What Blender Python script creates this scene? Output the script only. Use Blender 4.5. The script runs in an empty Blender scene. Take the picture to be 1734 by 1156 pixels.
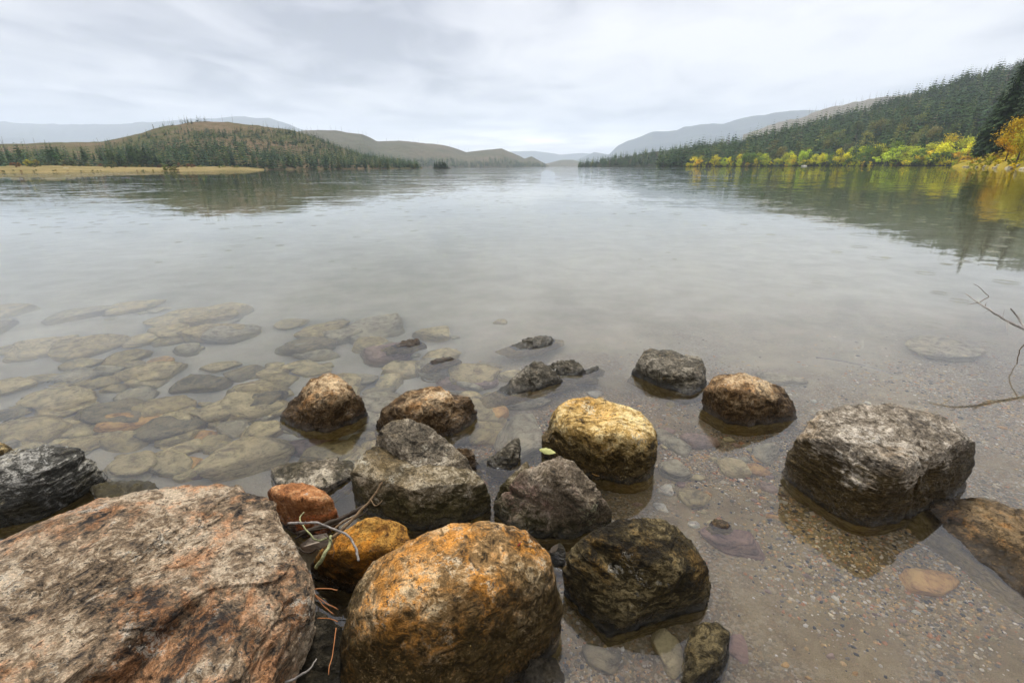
import bpy, bmesh, math, random
import numpy as np
from mathutils import Vector, Matrix

rnd = random.Random(11)
nr = np.random.RandomState(5)
scene = bpy.context.scene
C = scene.collection

# ------------------------------------------------------------------ camera
IW, IH, FPX = 1734.0, 1156.0, 800.0
CAMH = 1.2
PITCH = math.atan((578 - 282.5) / FPX)
ROLL = math.atan(0.006)
_f = np.array([0, math.cos(PITCH), -math.sin(PITCH)])
_u0 = np.array([0, math.sin(PITCH), math.cos(PITCH)])
_r0 = np.array([1.0, 0, 0])
_R = _r0 * math.cos(ROLL) - _u0 * math.sin(ROLL)
_U = _r0 * math.sin(ROLL) + _u0 * math.cos(ROLL)
cd = bpy.data.cameras.new('camera')
cam = bpy.data.objects.new('camera', cd)
C.objects.link(cam)
cd.sensor_width = 36.0
cd.lens = FPX / IW * 36.0
cd.clip_start = 0.02
cd.clip_end = 40000
m = Matrix.Identity(4)
for i in range(3):
    m[i][0], m[i][1], m[i][2] = _R[i], _U[i], -_f[i]
m[2][3] = CAMH
cam.matrix_world = m
scene.camera = cam

# ------------------------------------------------------------------ sky, sun, exposure
SUN_EL, SUN_AZ = math.radians(56), math.radians(-4)      # high, over the lake, behind thin cloud
w = bpy.data.worlds.new('World')
scene.world = w
w.use_nodes = True
nt = w.node_tree
nt.nodes.clear()


class NB:
    """small node-building helper"""
    def __init__(s, tree):
        s.t = tree

    def n(s, typ, ins=None, **kw):
        nd = s.t.nodes.new(typ)
        for k, v in kw.items():
            setattr(nd, k, v)
        for k, v in (ins or {}).items():
            sock = nd.inputs[k]
            if isinstance(v, bpy.types.NodeSocket):
                s.t.links.new(v, sock)
            else:
                if hasattr(sock, 'default_value'):
                    dv = sock.default_value
                    if hasattr(dv, '__len__') and not isinstance(v, str):
                        v = tuple(v)
                        if len(dv) == 4 and len(v) == 3:
                            v = v + (1.0,)
                    sock.default_value = v
        return nd

    def math(s, op, a, b=0.0, c=0.0, clamp=False):
        nd = s.n('ShaderNodeMath', {0: a, 1: b, 2: c}, operation=op, use_clamp=clamp)
        return nd.outputs[0]

    def vmath(s, op, a, b=(0, 0, 0), scale=None):
        ins = {0: a, 1: b}
        nd = s.n('ShaderNodeVectorMath', ins, operation=op)
        if scale is not None:
            if isinstance(scale, bpy.types.NodeSocket):
                s.t.links.new(scale, nd.inputs['Scale'])
            else:
                nd.inputs['Scale'].default_value = scale
        return nd.outputs['Value'] if op in ('LENGTH', 'DOT_PRODUCT', 'DISTANCE') else nd.outputs[0]

    def noise(s, vec, scale, detail=4, rough=0.55, dist=0.0, lac=2.0, dims='3D'):
        return s.n('ShaderNodeTexNoise', {'Vector': vec, 'Scale': scale, 'Detail': detail, 'Roughness': rough,
                                          'Distortion': dist, 'Lacunarity': lac}, noise_dimensions=dims)

    def ramp(s, fac, stops, interp='LINEAR'):
        nd = s.n('ShaderNodeValToRGB', {'Fac': fac})
        cr = nd.color_ramp
        cr.interpolation = interp
        while len(cr.elements) < len(stops):
            cr.elements.new(0.5)
        for e, (p, c) in zip(cr.elements, stops):
            e.position = p
            c = (c, c, c) if isinstance(c, (int, float)) else c
            e.color = tuple(c) + (1.0,)
        return nd.outputs['Color']

    def mix(s, fac, a, b, blend='MIX'):
        nd = s.n('ShaderNodeMix', data_type='RGBA', blend_type=blend, clamp_factor=True)
        for k, v in ((0, fac), (6, a), (7, b)):
            if isinstance(v, bpy.types.NodeSocket):
                s.t.links.new(v, nd.inputs[k])
            else:
                nd.inputs[k].default_value = (tuple(v) + (1.0,))[:4] if hasattr(v, '__len__') else v
        return nd.outputs[2]

    def mapr(s, v, a, b, c=0.0, d=1.0, interp='SMOOTHSTEP'):
        return s.n('ShaderNodeMapRange', {'Value': v, 'From Min': a, 'From Max': b, 'To Min': c, 'To Max': d},
                   interpolation_type=interp).outputs[0]


b = NB(nt)
sky = b.n('ShaderNodeTexSky', sky_type='NISHITA')
sky.sun_disc = False
sky.sun_elevation = SUN_EL
sky.sun_rotation = SUN_AZ
tc = b.n('ShaderNodeTexCoord')
d = tc.outputs['Generated']
sep = b.n('ShaderNodeSeparateXYZ', {0: d})
zup = b.math('MAXIMUM', sep.outputs[2], 0.0)
zz = b.math('ADD', zup, 0.10)
px = b.math('DIVIDE', sep.outputs[0], zz)
py = b.math('DIVIDE', sep.outputs[1], zz)
pl = b.n('ShaderNodeCombineXYZ', {0: px, 1: py, 2: 3.0}).outputs[0]
pl1 = b.n('ShaderNodeMapping', {'Vector': pl, 'Rotation': (0, 0, math.radians(24)), 'Scale': (1.0, 0.72, 1), 'Location': (14.6, -3.1, 0)}).outputs[0]
n1 = b.noise(pl1, 0.55, 7, 0.52, 0.35)
n2 = b.noise(pl1, 1.9, 6, 0.55, 0.6)
nn = b.math('ADD', b.math('MULTIPLY', n1.outputs[0], 0.62), b.math('MULTIPLY', n2.outputs[0], 0.38))
cloud = b.ramp(nn, [(0.40, (0.33, 0.34, 0.395)), (0.46, (0.55, 0.553, 0.605)), (0.525, (0.77, 0.765, 0.80)), (0.61, (0.97, 0.955, 0.96))])
# cloud kept even low down, brightened toward the unseen zenith for top light
zenith_boost = b.mapr(zup, 0.15, 1.0, 0.76, 1.9)
cloud = b.vmath('SCALE', cloud, scale=zenith_boost)
# thin yellow-white break in the cloud low over the far end of the lake
az = b.math('ARCTAN2', sep.outputs[0], sep.outputs[1])
brk = b.noise(b.n('ShaderNodeCombineXYZ', {0: b.math('MULTIPLY', az, 6.0), 1: b.math('MULTIPLY', sep.outputs[2], 60.0)}).outputs[0], 1.0, 4, 0.55)
ga = b.math('POWER', 2.718, b.math('MULTIPLY', b.math('POWER', b.math('DIVIDE', b.math('SUBTRACT', az, 0.04), 0.22), 2), -1))
ge = b.math('POWER', 2.718, b.math('MULTIPLY', b.math('POWER', b.math('DIVIDE', b.math('SUBTRACT', sep.outputs[2], 0.046), 0.020), 2), -1))
bm_ = b.math('MULTIPLY', b.math('MULTIPLY', ga, ge), b.mapr(brk.outputs[0], 0.36, 0.6))
cloud = b.mix(b.math('MULTIPLY', bm_, 0.95), cloud, (1.7, 1.62, 1.42))
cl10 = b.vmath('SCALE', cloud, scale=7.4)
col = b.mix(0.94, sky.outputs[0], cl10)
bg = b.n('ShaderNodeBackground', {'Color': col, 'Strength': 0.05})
wo = b.n('ShaderNodeOutputWorld', {'Surface': bg.outputs[0]})

sd = bpy.data.lights.new('sun', 'SUN')
sd.energy = 1.5
sd.angle = math.radians(12)
sd.color = (1.0, 0.965, 0.91)
so = bpy.data.objects.new('sun', sd)
C.objects.link(so)
sv = Vector((math.sin(SUN_AZ) * math.cos(SUN_EL), math.cos(SUN_AZ) * math.cos(SUN_EL), math.sin(SUN_EL)))
so.rotation_euler = sv.to_track_quat('Z', 'Y').to_euler()

vs = scene.view_settings
vs.view_transform = 'Standard'
vs.look = 'None'
vs.gamma = 1
vs.exposure = 1.88
vs.use_curve_mapping = False
cy = scene.cycles
cy.max_bounces = 10
cy.diffuse_bounces = 3
cy.glossy_bounces = 4
cy.transmission_bounces = 6
cy.volume_bounces = 2
cy.transparent_max_bounces = 8
cy.caustics_refractive = True
cy.caustics_reflective = True
cy.blur_glossy = 0.1
cy.sample_clamp_indirect = 12.0
cy.use_denoising = True

# ------------------------------------------------------------------ pixel helpers
def ray(u, v):
    x, y = (u - IW / 2) / FPX, -(v - IH / 2) / FPX
    return _f + x * _R + y * _U


def P(u, v, z=0.0):
    dd = ray(u, v)
    t = (z - CAMH) / dd[2]
    return np.array([0, 0, CAMH]) + dd * t


def PD(u, v, D):
    dd = ray(u, v)
    return np.array([0, 0, CAMH]) + dd * (D / dd[1])


def PU(u, v, depth):
    """point at depth below the water seen at a pixel, refraction included"""
    dd = ray(u, v)
    dd = dd / np.linalg.norm(dd)
    p0 = P(u, v, 0)
    ci = -dd[2]
    eta = 1 / 1.58
    k = 1 - eta * eta * (1 - ci * ci)
    tdir = eta * dd + np.array([0, 0, eta * ci - math.sqrt(k)])
    return p0 + tdir * (depth / -tdir[2])


# ------------------------------------------------------------------ numpy noise
def _hash(ix, iy, iz, seed):
    h = (ix.astype(np.uint32) * np.uint32(374761393)) ^ (iy.astype(np.uint32) * np.uint32(668265263)) ^ (iz.astype(np.uint32) * np.uint32(2147483647)) ^ np.uint32(seed * 974711 & 0xffffffff)
    h = (h ^ (h >> np.uint32(13))) * np.uint32(1274126177)
    h = (h ^ (h >> np.uint32(16))) * np.uint32(2246822519)
    h = h ^ (h >> np.uint32(15))
    return h.astype(np.float64) / 4294967295.0


def vnoise(p, seed=0):
    p = np.asarray(p, dtype=np.float64) + 1000.0
    i = np.floor(p).astype(np.int64)
    f = p - i
    f = f * f * f * (f * (f * 6 - 15) + 10)
    out = 0
    for dx in (0, 1):
        wx = f[:, 0] if dx else 1 - f[:, 0]
        for dy in (0, 1):
            wy = f[:, 1] if dy else 1 - f[:, 1]
            for dz in (0, 1):
                wz = f[:, 2] if dz else 1 - f[:, 2]
                out = out + wx * wy * wz * _hash(i[:, 0] + dx, i[:, 1] + dy, i[:, 2] + dz, seed)
    return out * 2 - 1


def fbm(p, octv=4, seed=0, gain=0.5, lac=2.03):
    a, s, tot = 1.0, 0, 0.0
    q = np.asarray(p, dtype=np.float64)
    for o in range(octv):
        s = s + a * vnoise(q, seed + o * 17)
        tot += a
        a *= gain
        q = q * lac + 7.3
    return s / tot


def sstep(x, a, c):
    t = np.clip((x - a) / (c - a), 0, 1)
    return t * t * (3 - 2 * t)


# ------------------------------------------------------------------ object helpers
def mesh_from(name, V, F, mat=None, smooth=True, mats=None, midx=None):
    V = np.asarray(V, dtype=np.float32)
    me = bpy.data.meshes.new(name)
    if isinstance(F, np.ndarray):
        k = F.shape[1]
        me.vertices.add(len(V))
        me.vertices.foreach_set('co', V.ravel())
        me.loops.add(F.size)
        me.loops.foreach_set('vertex_index', F.astype(np.int32).ravel())
        me.polygons.add(len(F))
        me.polygons.foreach_set('loop_start', np.arange(0, F.size, k, dtype=np.int32))
        me.polygons.foreach_set('loop_total', np.full(len(F), k, dtype=np.int32))
        me.update(calc_edges=True)
    else:
        me.from_pydata([tuple(map(float, v)) for v in V], [], F)
        me.update()
    if smooth:
        me.polygons.foreach_set('use_smooth', np.ones(len(me.polygons), dtype=bool))
    for mm in (mats or ([mat] if mat else [])):
        me.materials.append(mm)
    if midx is not None:
        me.polygons.foreach_set('material_index', np.asarray(midx, dtype=np.int32))
    return me


def link(name, data, parent=None, loc=None):
    o = bpy.data.objects.new(name, data)
    C.objects.link(o)
    if parent:
        o.parent = parent
    if loc is not None:
        o.location = tuple(map(float, loc))
    return o


def tag(o, label=None, cat=None, group=None, kind=None):
    if label:
        o['label'] = label
    if cat:
        o['category'] = cat
    if group:
        o['group'] = group
    if kind:
        o['kind'] = kind
    return o


def tube(pts, radii, sides=7, jit=0.0, seed=0):
    """a tapered tube along a polyline -> verts, faces"""
    pts = np.asarray(pts, float)
    r_ = random.Random(seed)
    V, F = [], []
    n = len(pts)
    for i in range(n):
        t = pts[min(i + 1, n - 1)] - pts[max(i - 1, 0)]
        t = t / (np.linalg.norm(t) + 1e-9)
        a = np.cross(t, [0, 0, 1.0])
        if np.linalg.norm(a) < 0.1:
            a = np.cross(t, [1.0, 0, 0])
        a /= np.linalg.norm(a)
        c = np.cross(t, a)
        for k in range(sides):
            an = 2 * math.pi * k / sides
            rr = radii[i] * (1 + jit * (r_.random() - 0.5))
            V.append(pts[i] + (a * math.cos(an) + c * math.sin(an)) * rr)
    for i in range(n - 1):
        for k in range(sides):
            k2 = (k + 1) % sides
            F.append((i * sides + k, i * sides + k2, (i + 1) * sides + k2, (i + 1) * sides + k))
    F.append(tuple(range(sides - 1, -1, -1)))
    F.append(tuple((n - 1) * sides + k for k in range(sides)))
    return V, F


def spline(pts, n):
    """resample a polyline smoothly (Catmull-Rom)"""
    pts = [np.asarray(p, float) for p in pts]
    pts = [2 * pts[0] - pts[1]] + pts + [2 * pts[-1] - pts[-2]]
    out = []
    for i in range(1, len(pts) - 2):
        for k in range(n):
            t = k / n
            p0, p1, p2, p3 = pts[i - 1:i + 3]
            out.append(0.5 * (2 * p1 + (p2 - p0) * t + (2 * p0 - 5 * p1 + 4 * p2 - p3) * t * t + (3 * p1 - p0 - 3 * p2 + p3) * t ** 3))
    out.append(pts[-2])
    return np.array(out)


# ------------------------------------------------------------------ materials
def newmat(name):
    mt = bpy.data.materials.new(name)
    mt.use_nodes = True
    mt.node_tree.nodes.clear()
    return mt, NB(mt.node_tree)


def rockmat(name, dark, mid, light, accent=(0.35, 0.15, 0.04), acc_amt=0.5, lichen=(0.62, 0.57, 0.48), lich_amt=0.5,
            algae=(0.030, 0.022, 0.010), level=0.06, soft=0.08, fol=(0.3, 0.2, 0.5), stretch=4.0, scale=1.0, seed=0.0,
            fleck=0.6, bump=1.0, rough=0.58, shift=0.0, contrast=1.15, crack=0.45):
    mt, b = newmat(name)
    tcn = b.n('ShaderNodeTexCoord')
    oc = b.vmath('ADD', tcn.outputs['Object'], (seed, seed * 1.7, seed * 0.6))
    an = b.n('ShaderNodeMapping', {'Vector': oc, 'Rotation': fol, 'Scale': (1, 1, 1 + (stretch - 1) * 0.62)}).outputs[0]
    nA = b.noise(an, 4.5 * scale, 9, 0.66, 0.5).outputs[0]
    nB = b.noise(an, 24 * scale, 9, 0.72, 0.9).outputs[0]
    nI = b.noise(oc, 7.0 * scale, 9, 0.68, 0.4).outputs[0]
    nM = b.noise(oc, 48 * scale, 6, 0.68, 0.5).outputs[0]
    nC = b.noise(oc, 130 * scale, 5, 0.7, 0.2).outputs[0]
    nD = b.noise(oc, 340 * scale, 3, 0.6).outputs[0]
    base = b.math('ADD', b.math('MULTIPLY', nA, 0.40), b.math('ADD', b.math('MULTIPLY', nB, 0.38), b.math('MULTIPLY', nM, 0.22)))
    base = b.math('ADD', b.math('MULTIPLY_ADD', base, contrast, 0.5 - 0.5 * contrast), shift)
    colr = b.ramp(base, [(0.40, dark), (0.46, tuple(0.6 * m_ + 0.4 * d_ for m_, d_ in zip(mid, dark))), (0.50, mid), (0.55, light), (0.62, tuple(min(0.8, c * 1.25) for c in light))])
    # iron staining, broken up by the grain
    an_ = b.math('ADD', b.math('MULTIPLY', b.noise(oc, 5.0 * scale, 8, 0.68, 0.6).outputs[0], 0.55), b.math('ADD', b.math('MULTIPLY', nB, 0.25), b.math('MULTIPLY', nM, 0.20)))
    am = b.mapr(an_, 0.57 - 0.12 * acc_amt, 0.64 - 0.10 * acc_amt)
    colr = b.mix(b.math('MULTIPLY', am, min(0.9, acc_amt * 1.1)), colr, b.ramp(base, [(0.40, tuple(c * 0.25 for c in accent)), (0.5, accent), (0.60, tuple(min(0.8, c * 1.5) for c in accent))]))
    # pale crusty lichen
    ln_ = b.math('ADD', b.math('MULTIPLY', nI, 0.45), b.math('ADD', b.math('MULTIPLY', nC, 0.25), b.math('MULTIPLY', nM, 0.30)))
    lm = b.mapr(ln_, 0.575 - 0.06 * lich_amt, 0.62 - 0.05 * lich_amt)
    colr = b.mix(b.math('MULTIPLY', lm, 0.85), colr, lichen)
    # dark mineral flecks and pits
    fm = b.mapr(b.math('ADD', b.math('MULTIPLY', nC, 0.5), b.math('MULTIPLY', nM, 0.5)), 0.535, 0.60)
    colr = b.mix(b.math('MULTIPLY', fm, fleck), colr, tuple(c * 0.45 for c in dark))
    fm2 = b.mapr(nB, 0.42, 0.33)
    colr = b.mix(b.math('MULTIPLY', fm2, 0.8), colr, tuple(c * 0.4 for c in dark))
    cry = b.n('ShaderNodeTexVoronoi', {'Vector': oc, 'Scale': 210.0 * scale, 'Randomness': 1.0}, feature='F1')
    cs_ = b.n('ShaderNodeSeparateColor', {0: cry.outputs['Color']}).outputs[0]
    gr = b.math('MULTIPLY', b.mapr(nD, 0.3, 0.7, 0.72, 1.25, 'LINEAR'), b.mapr(cs_, 0, 1, 0.72, 1.22, 'LINEAR'))
    # hairline fractures, only here and there
    dvec = b.vmath('ADD', oc, b.vmath('SCALE', b.vmath('SUBTRACT', b.noise(oc, 9 * scale, 5, 0.6).outputs['Color'], (0.5, 0.5, 0.5)), scale=0.16))
    ve = b.n('ShaderNodeTexVoronoi', {'Vector': dvec, 'Scale': 4.2 * scale, 'Randomness': 1.0}, feature='DISTANCE_TO_EDGE')
    crk = b.math('MULTIPLY', b.mapr(ve.outputs['Distance'], 0.022, 0.003), b.math('MULTIPLY', b.mapr(nI, 0.50, 0.60), crack))
    gr = b.math('MULTIPLY', gr, b.math('MULTIPLY_ADD', crk, -0.65, 1.0))
    colr = b.vmath('MULTIPLY', colr, b.n('ShaderNodeCombineXYZ', {0: gr, 1: gr, 2: gr}).outputs[0])
    rg = rough
    sz = b.n('ShaderNodeSeparateXYZ', {0: tcn.outputs['Object']}).outputs[2]
    # algae film left by the changing water level, broken up by noise
    lev = b.math('SUBTRACT', b.math('ADD', sz, b.math('MULTIPLY', b.math('SUBTRACT', b.math('ADD', b.math('MULTIPLY', nI, 0.6), b.math('MULTIPLY', nB, 0.4)), 0.5), 0.55)), level)
    al = b.mapr(lev, soft * 0.6, -soft * 0.6)
    al = b.math('MULTIPLY', al, b.mapr(nC, 0.66, 0.5, 0.55, 1.0))
    alc = b.mix(b.mapr(nB, 0.42, 0.6), algae, tuple(c * 2.6 + 0.008 for c in algae))
    colr = b.mix(al, colr, alc)
    # a thin splashed, wet band right at the water
    wt = b.mapr(b.math('ADD', sz, b.math('MULTIPLY', b.math('SUBTRACT', b.math('ADD', b.math('MULTIPLY', nI, 0.6), b.math('MULTIPLY', nM, 0.4)), 0.5), 0.16)), 0.045, 0.006)
    rgh = b.math('SUBTRACT', b.math('MULTIPLY_ADD', nB, 0.2, rg - 0.1), b.math('MULTIPLY', wt, 0.42))
    rgh = b.math('SUBTRACT', rgh, b.math('MULTIPLY', al, 0.16))
    colr = b.mix(b.math('MULTIPLY', wt, 0.45), colr, (0.012, 0.010, 0.006))
    # the submerged foot is coated with amber silt
    sub = b.mapr(b.math('ADD', sz, b.math('MULTIPLY', b.math('SUBTRACT', nB, 0.5), 0.02)), -0.004, -0.022)
    colr = b.mix(b.math('MULTIPLY', sub, 0.85), colr, b.ramp(nB, [(0.35, (0.17, 0.12, 0.035)), (0.5, (0.34, 0.25, 0.085)), (0.65, (0.50, 0.39, 0.17))]))
    hgt = b.math('ADD', b.math('MULTIPLY', nB, 0.8), b.math('ADD', b.math('MULTIPLY', nM, 0.42), b.math('ADD', b.math('MULTIPLY', nC, 0.20), b.math('MULTIPLY', nD, 0.06))))
    hgt = b.math('ADD', hgt, b.math('SUBTRACT', b.math('MULTIPLY', nA, 0.6), b.math('MULTIPLY', crk, 0.35)))
    bp = b.n('ShaderNodeBump', {'Height': hgt, 'Strength': 0.9, 'Distance': 0.028 * bump / scale})
    pr = b.n('ShaderNodeBsdfPrincipled', {'Base Color': colr, 'Roughness': rgh, 'Normal': bp.outputs[0], 'Specular IOR Level': b.math('MULTIPLY_ADD', wt, 0.3, 0.14)})
    b.n('ShaderNodeOutputMaterial', {'Surface': pr.outputs[0]})
    return mt


def simple(name, colr, rough=0.8, var=0.35, scale=20.0, bump=0.0, stretch=(1, 1, 1), spec=0.08):
    mt, b = newmat(name)
    tcn = b.n('ShaderNodeTexCoord')
    mp = b.n('ShaderNodeMapping', {'Vector': tcn.outputs['Object'], 'Scale': stretch}).outputs[0]
    nz = b.noise(mp, scale, 6, 0.62).outputs[0]
    cc = b.ramp(nz, [(0.3, tuple(c * (1 - var) for c in colr)), (0.5, colr), (0.7, tuple(min(0.85, c * (1 + var)) for c in colr))])
    ins = {'Base Color': cc, 'Roughness': rough, 'Specular IOR Level': spec}
    if bump:
        ins['Normal'] = b.n('ShaderNodeBump', {'Height': nz, 'Strength': 0.8, 'Distance': bump}).outputs[0]
    pr = b.n('ShaderNodeBsdfPrincipled', ins)
    b.n('ShaderNodeOutputMaterial', {'Surface': pr.outputs[0]})
    return mt


def foliage(name, transl=0.25, lo=0.55, hi=1.5, rough=0.75):
    """leaves: the object's own colour, varied clump by clump"""
    mt, b = newmat(name)
    oi = b.n('ShaderNodeObjectInfo')
    ge = b.n('ShaderNodeNewGeometry')
    tcn = b.n('ShaderNodeTexCoord')
    f = b.mapr(ge.outputs['Random Per Island'], 0, 1, lo, hi, 'LINEAR')
    nz = b.noise(tcn.outputs['Object'], 0.9, 3).outputs[0]
    hs = b.n('ShaderNodeHueSaturation', {'Hue': b.mapr(nz, 0.3, 0.7, 0.485, 0.515, 'LINEAR'), 'Value': f, 'Color': oi.outputs['Color']})
    df = b.n('ShaderNodeBsdfPrincipled', {'Base Color': hs.outputs[0], 'Roughness': rough, 'Specular IOR Level': 0.05})
    tr = b.n('ShaderNodeBsdfTranslucent', {'Color': hs.outputs[0]})
    mx = b.n('ShaderNodeMixShader', {0: transl, 1: df.outputs[0], 2: tr.outputs[0]})
    b.n('ShaderNodeOutputMaterial', {'Surface': mx.outputs[0]})
    return mt


def hillmat(name, cols, scale=0.02, speck=0.25):
    mt, b = newmat(name)
    tcn = b.n('ShaderNodeTexCoord')
    o = tcn.outputs['Object']
    n1 = b.noise(o, scale, 8, 0.62, 0.4).outputs[0]
    n2 = b.noise(o, scale * 9, 6, 0.7).outputs[0]
    v = b.math('ADD', b.math('MULTIPLY', n1, 0.6), b.math('MULTIPLY', n2, 0.4))
    st = [(0.36 + 0.28 * i / (len(cols) - 1), c) for i, c in enumerate(cols)]
    colr = b.ramp(v, st)
    n3 = b.noise(o, scale * 40, 3, 0.6).outputs[0]
    colr = b.mix(b.math('MULTIPLY', b.mapr(n3, 0.52, 0.62), speck), colr, tuple(x * 0.35 for x in cols[0]))
    bp = b.n('ShaderNodeBump', {'Height': v, 'Strength': 0.6, 'Distance': 0.08 / scale})
    pr = b.n('ShaderNodeBsdfPrincipled', {'Base Color': colr, 'Roughness': 0.95, 'Specular IOR Level': 0.02, 'Normal': bp.outputs[0]})
    b.n('ShaderNodeOutputMaterial', {'Surface': pr.outputs[0]})
    return mt


# ------------------------------------------------------------------ lake bed and bank
def bed_z(x, y):
    x = np.asarray(x, float)
    y = np.asarray(y, float)
    left = sstep(-x, -0.25, 0.9)
    dep = 0.055 + 0.085 * np.maximum(0, y - 0.75) + left * 0.15 * sstep(y, 0.3, 1.6) + 0.012 * np.maximum(0, y - 4) ** 1.25
    dep = np.minimum(dep, 7.0)
    shore = sstep(0.55 - y, 0.0, 0.9)
    bank = 0.30 * np.maximum(0, 0.35 - y)
    bank = np.minimum(bank, 0.30 * 2.2 + 1.2 * np.maximum(0, -1.9 - y))  # slope behind the camera, out of view, steepened to shade the rock fronts
    bank = np.minimum(bank, 34.0)
    z = -dep * (1 - shore) + bank
    q = np.stack([x * 1.3, y * 1.3, np.zeros_like(x)], -1).reshape(-1, 3)
    near = np.clip(1 - np.hypot(x, y - 2) / 14, 0, 1)
    z = z + near * (0.035 * fbm(q, 3, 3).reshape(x.shape) + 0.012 * fbm(q * 5, 3, 9).reshape(x.shape)) * (0.4 + 0.6 * sstep(dep, 0.05, 0.3))
    return z


def grid_axis(near, step, far, grow):
    a = [0.0]
    s = step
    while a[-1] < far:
        if a[-1] > near:
            s *= grow
        a.append(a[-1] + s)
    return a


gx = grid_axis(3.2, 0.04, 13000, 1.18)
gx = np.array([-v for v in gx[:0:-1]] + gx)
gyp = grid_axis(4.2, 0.04, 13000, 1.18)
gyn = grid_axis(0.6, 0.06, 9000, 1.3)
gy = np.array([-v for v in gyn[:0:-1]] + gyp)
X, Y = np.meshgrid(gx, gy)
Z = bed_z(X, Y)
nxx, nyy = len(gx), len(gy)
idx = np.arange(nxx * nyy).reshape(nyy, nxx)
GF = np.stack([idx[:-1, :-1], idx[:-1, 1:], idx[1:, 1:], idx[1:, :-1]], -1).reshape(-1, 4)

mt_bed, b = newmat('sand_and_gravel')
tcn = b.n('ShaderNodeTexCoord')
o = tcn.outputs['Object']
big = b.noise(o, 1.1, 5, 0.6, 0.4).outputs[0]
sand = b.ramp(b.noise(o, 9, 6, 0.65).outputs[0], [(0.3, (0.20, 0.145, 0.065)), (0.5, (0.31, 0.235, 0.115)), (0.7, (0.41, 0.325, 0.18))])
vo = b.n('ShaderNodeTexVoronoi', {'Vector': o, 'Scale': 130.0, 'Randomness': 1.0}, feature='F1')
sp = b.n('ShaderNodeSeparateColor', {0: vo.outputs['Color']})
grit = b.ramp(sp.outputs[0], [(0.0, (0.10, 0.095, 0.085)), (0.25, (0.20, 0.17, 0.12)), (0.45, (0.40, 0.30, 0.17)), (0.6, (0.44, 0.38, 0.29)), (0.8, (0.34, 0.20, 0.11)), (0.93, (0.6, 0.55, 0.46))], 'CONSTANT')
gm = b.mapr(big, 0.40, 0.55)
colr = b.mix(b.math('MULTIPLY', gm, 0.55), sand, grit)
grain = b.noise(o, 420, 3, 0.6).outputs[0]
g2 = b.mapr(grain, 0.3, 0.7, 0.65, 1.3, 'LINEAR')
colr = b.vmath('MULTIPLY', colr, b.n('ShaderNodeCombineXYZ', {0: g2, 1: g2, 2: g2}).outputs[0])
sxyz = b.n('ShaderNodeSeparateXYZ', {0: o})
silt_sheen = b.mapr(b.math('ADD', sxyz.outputs[2], b.math('MULTIPLY', b.math('SUBTRACT', big, 0.5), 0.25)), -0.13, -0.42)
colr = b.mix(b.math('MULTIPLY', silt_sheen, 0.85), colr, b.ramp(b.noise(o, 3.0, 6, 0.6).outputs[0], [(0.35, (0.49, 0.47, 0.40)), (0.65, (0.66, 0.64, 0.57))]))  # bed colour paled with depth, standing in for sky sheen on open water
soil = b.mapr(sxyz.outputs[2], 0.08, 0.4)
colr = b.mix(soil, colr, b.ramp(b.noise(o, 1.2, 6, 0.6).outputs[0], [(0.35, (0.05, 0.05, 0.02)), (0.65, (0.10, 0.085, 0.045))]))
hh = b.math('ADD', b.math('MULTIPLY', vo.outputs['Distance'], -0.6), grain)
bp = b.n('ShaderNodeBump', {'Height': hh, 'Strength': 0.6, 'Distance': 0.006})
pr = b.n('ShaderNodeBsdfPrincipled', {'Base Color': colr, 'Roughness': 0.85, 'Normal': bp.outputs[0], 'Specular IOR Level': 0.2})
b.n('ShaderNodeOutputMaterial', {'Surface': pr.outputs[0]})
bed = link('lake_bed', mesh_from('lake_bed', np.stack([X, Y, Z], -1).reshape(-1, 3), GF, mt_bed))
tag(bed, 'sandy and gravelly lake bed sloping away under clear water', kind='structure')

# ------------------------------------------------------------------ water: a closed body with a rain-ringed surface
mt_w, b = newmat('lake_water')
ge = b.n('ShaderNodeNewGeometry')
pos = ge.outputs['Position']
dist = b.vmath('LENGTH', pos)
def slope(scale, amp, sy=1.0, det=3, off=(0, 0, 0)):
    mp = b.n('ShaderNodeMapping', {'Vector': pos, 'Scale': (1, sy, 1), 'Location': off, 'Rotation': (0, 0, 0.12)}).outputs[0]
    c = b.noise(mp, scale, det, 0.5).outputs['Color']
    v = b.vmath('SUBTRACT', c, (0.5, 0.5, 0.5))
    if isinstance(amp, float):
        return b.vmath('SCALE', v, scale=amp)
    return b.vmath('SCALE', v, scale=amp)
patch = b.noise(b.n('ShaderNodeMapping', {'Vector': pos, 'Scale': (0.35, 1.0, 1)}).outputs[0], 0.09, 4, 0.6).outputs[0]
pa = b.mapr(patch, 0.35, 0.65, 0.35, 1.5)
farf = b.mapr(dist, 3.0, 60.0, 0.16, 1.0)
amp = b.math('MULTIPLY', pa, farf)
s1 = slope(0.55, b.math('MULTIPLY', amp, 0.10), 2.2, 3)
s2 = slope(3.2, b.math('MULTIPLY', amp, 0.11), 1.8, 3, (5, 9, 0))
s3 = slope(14.0, b.math('MULTIPLY', amp, 0.05), 1.4, 2, (2, 3, 0))
tot = b.vmath('ADD', b.vmath('ADD', s1, s2), s3)
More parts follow.
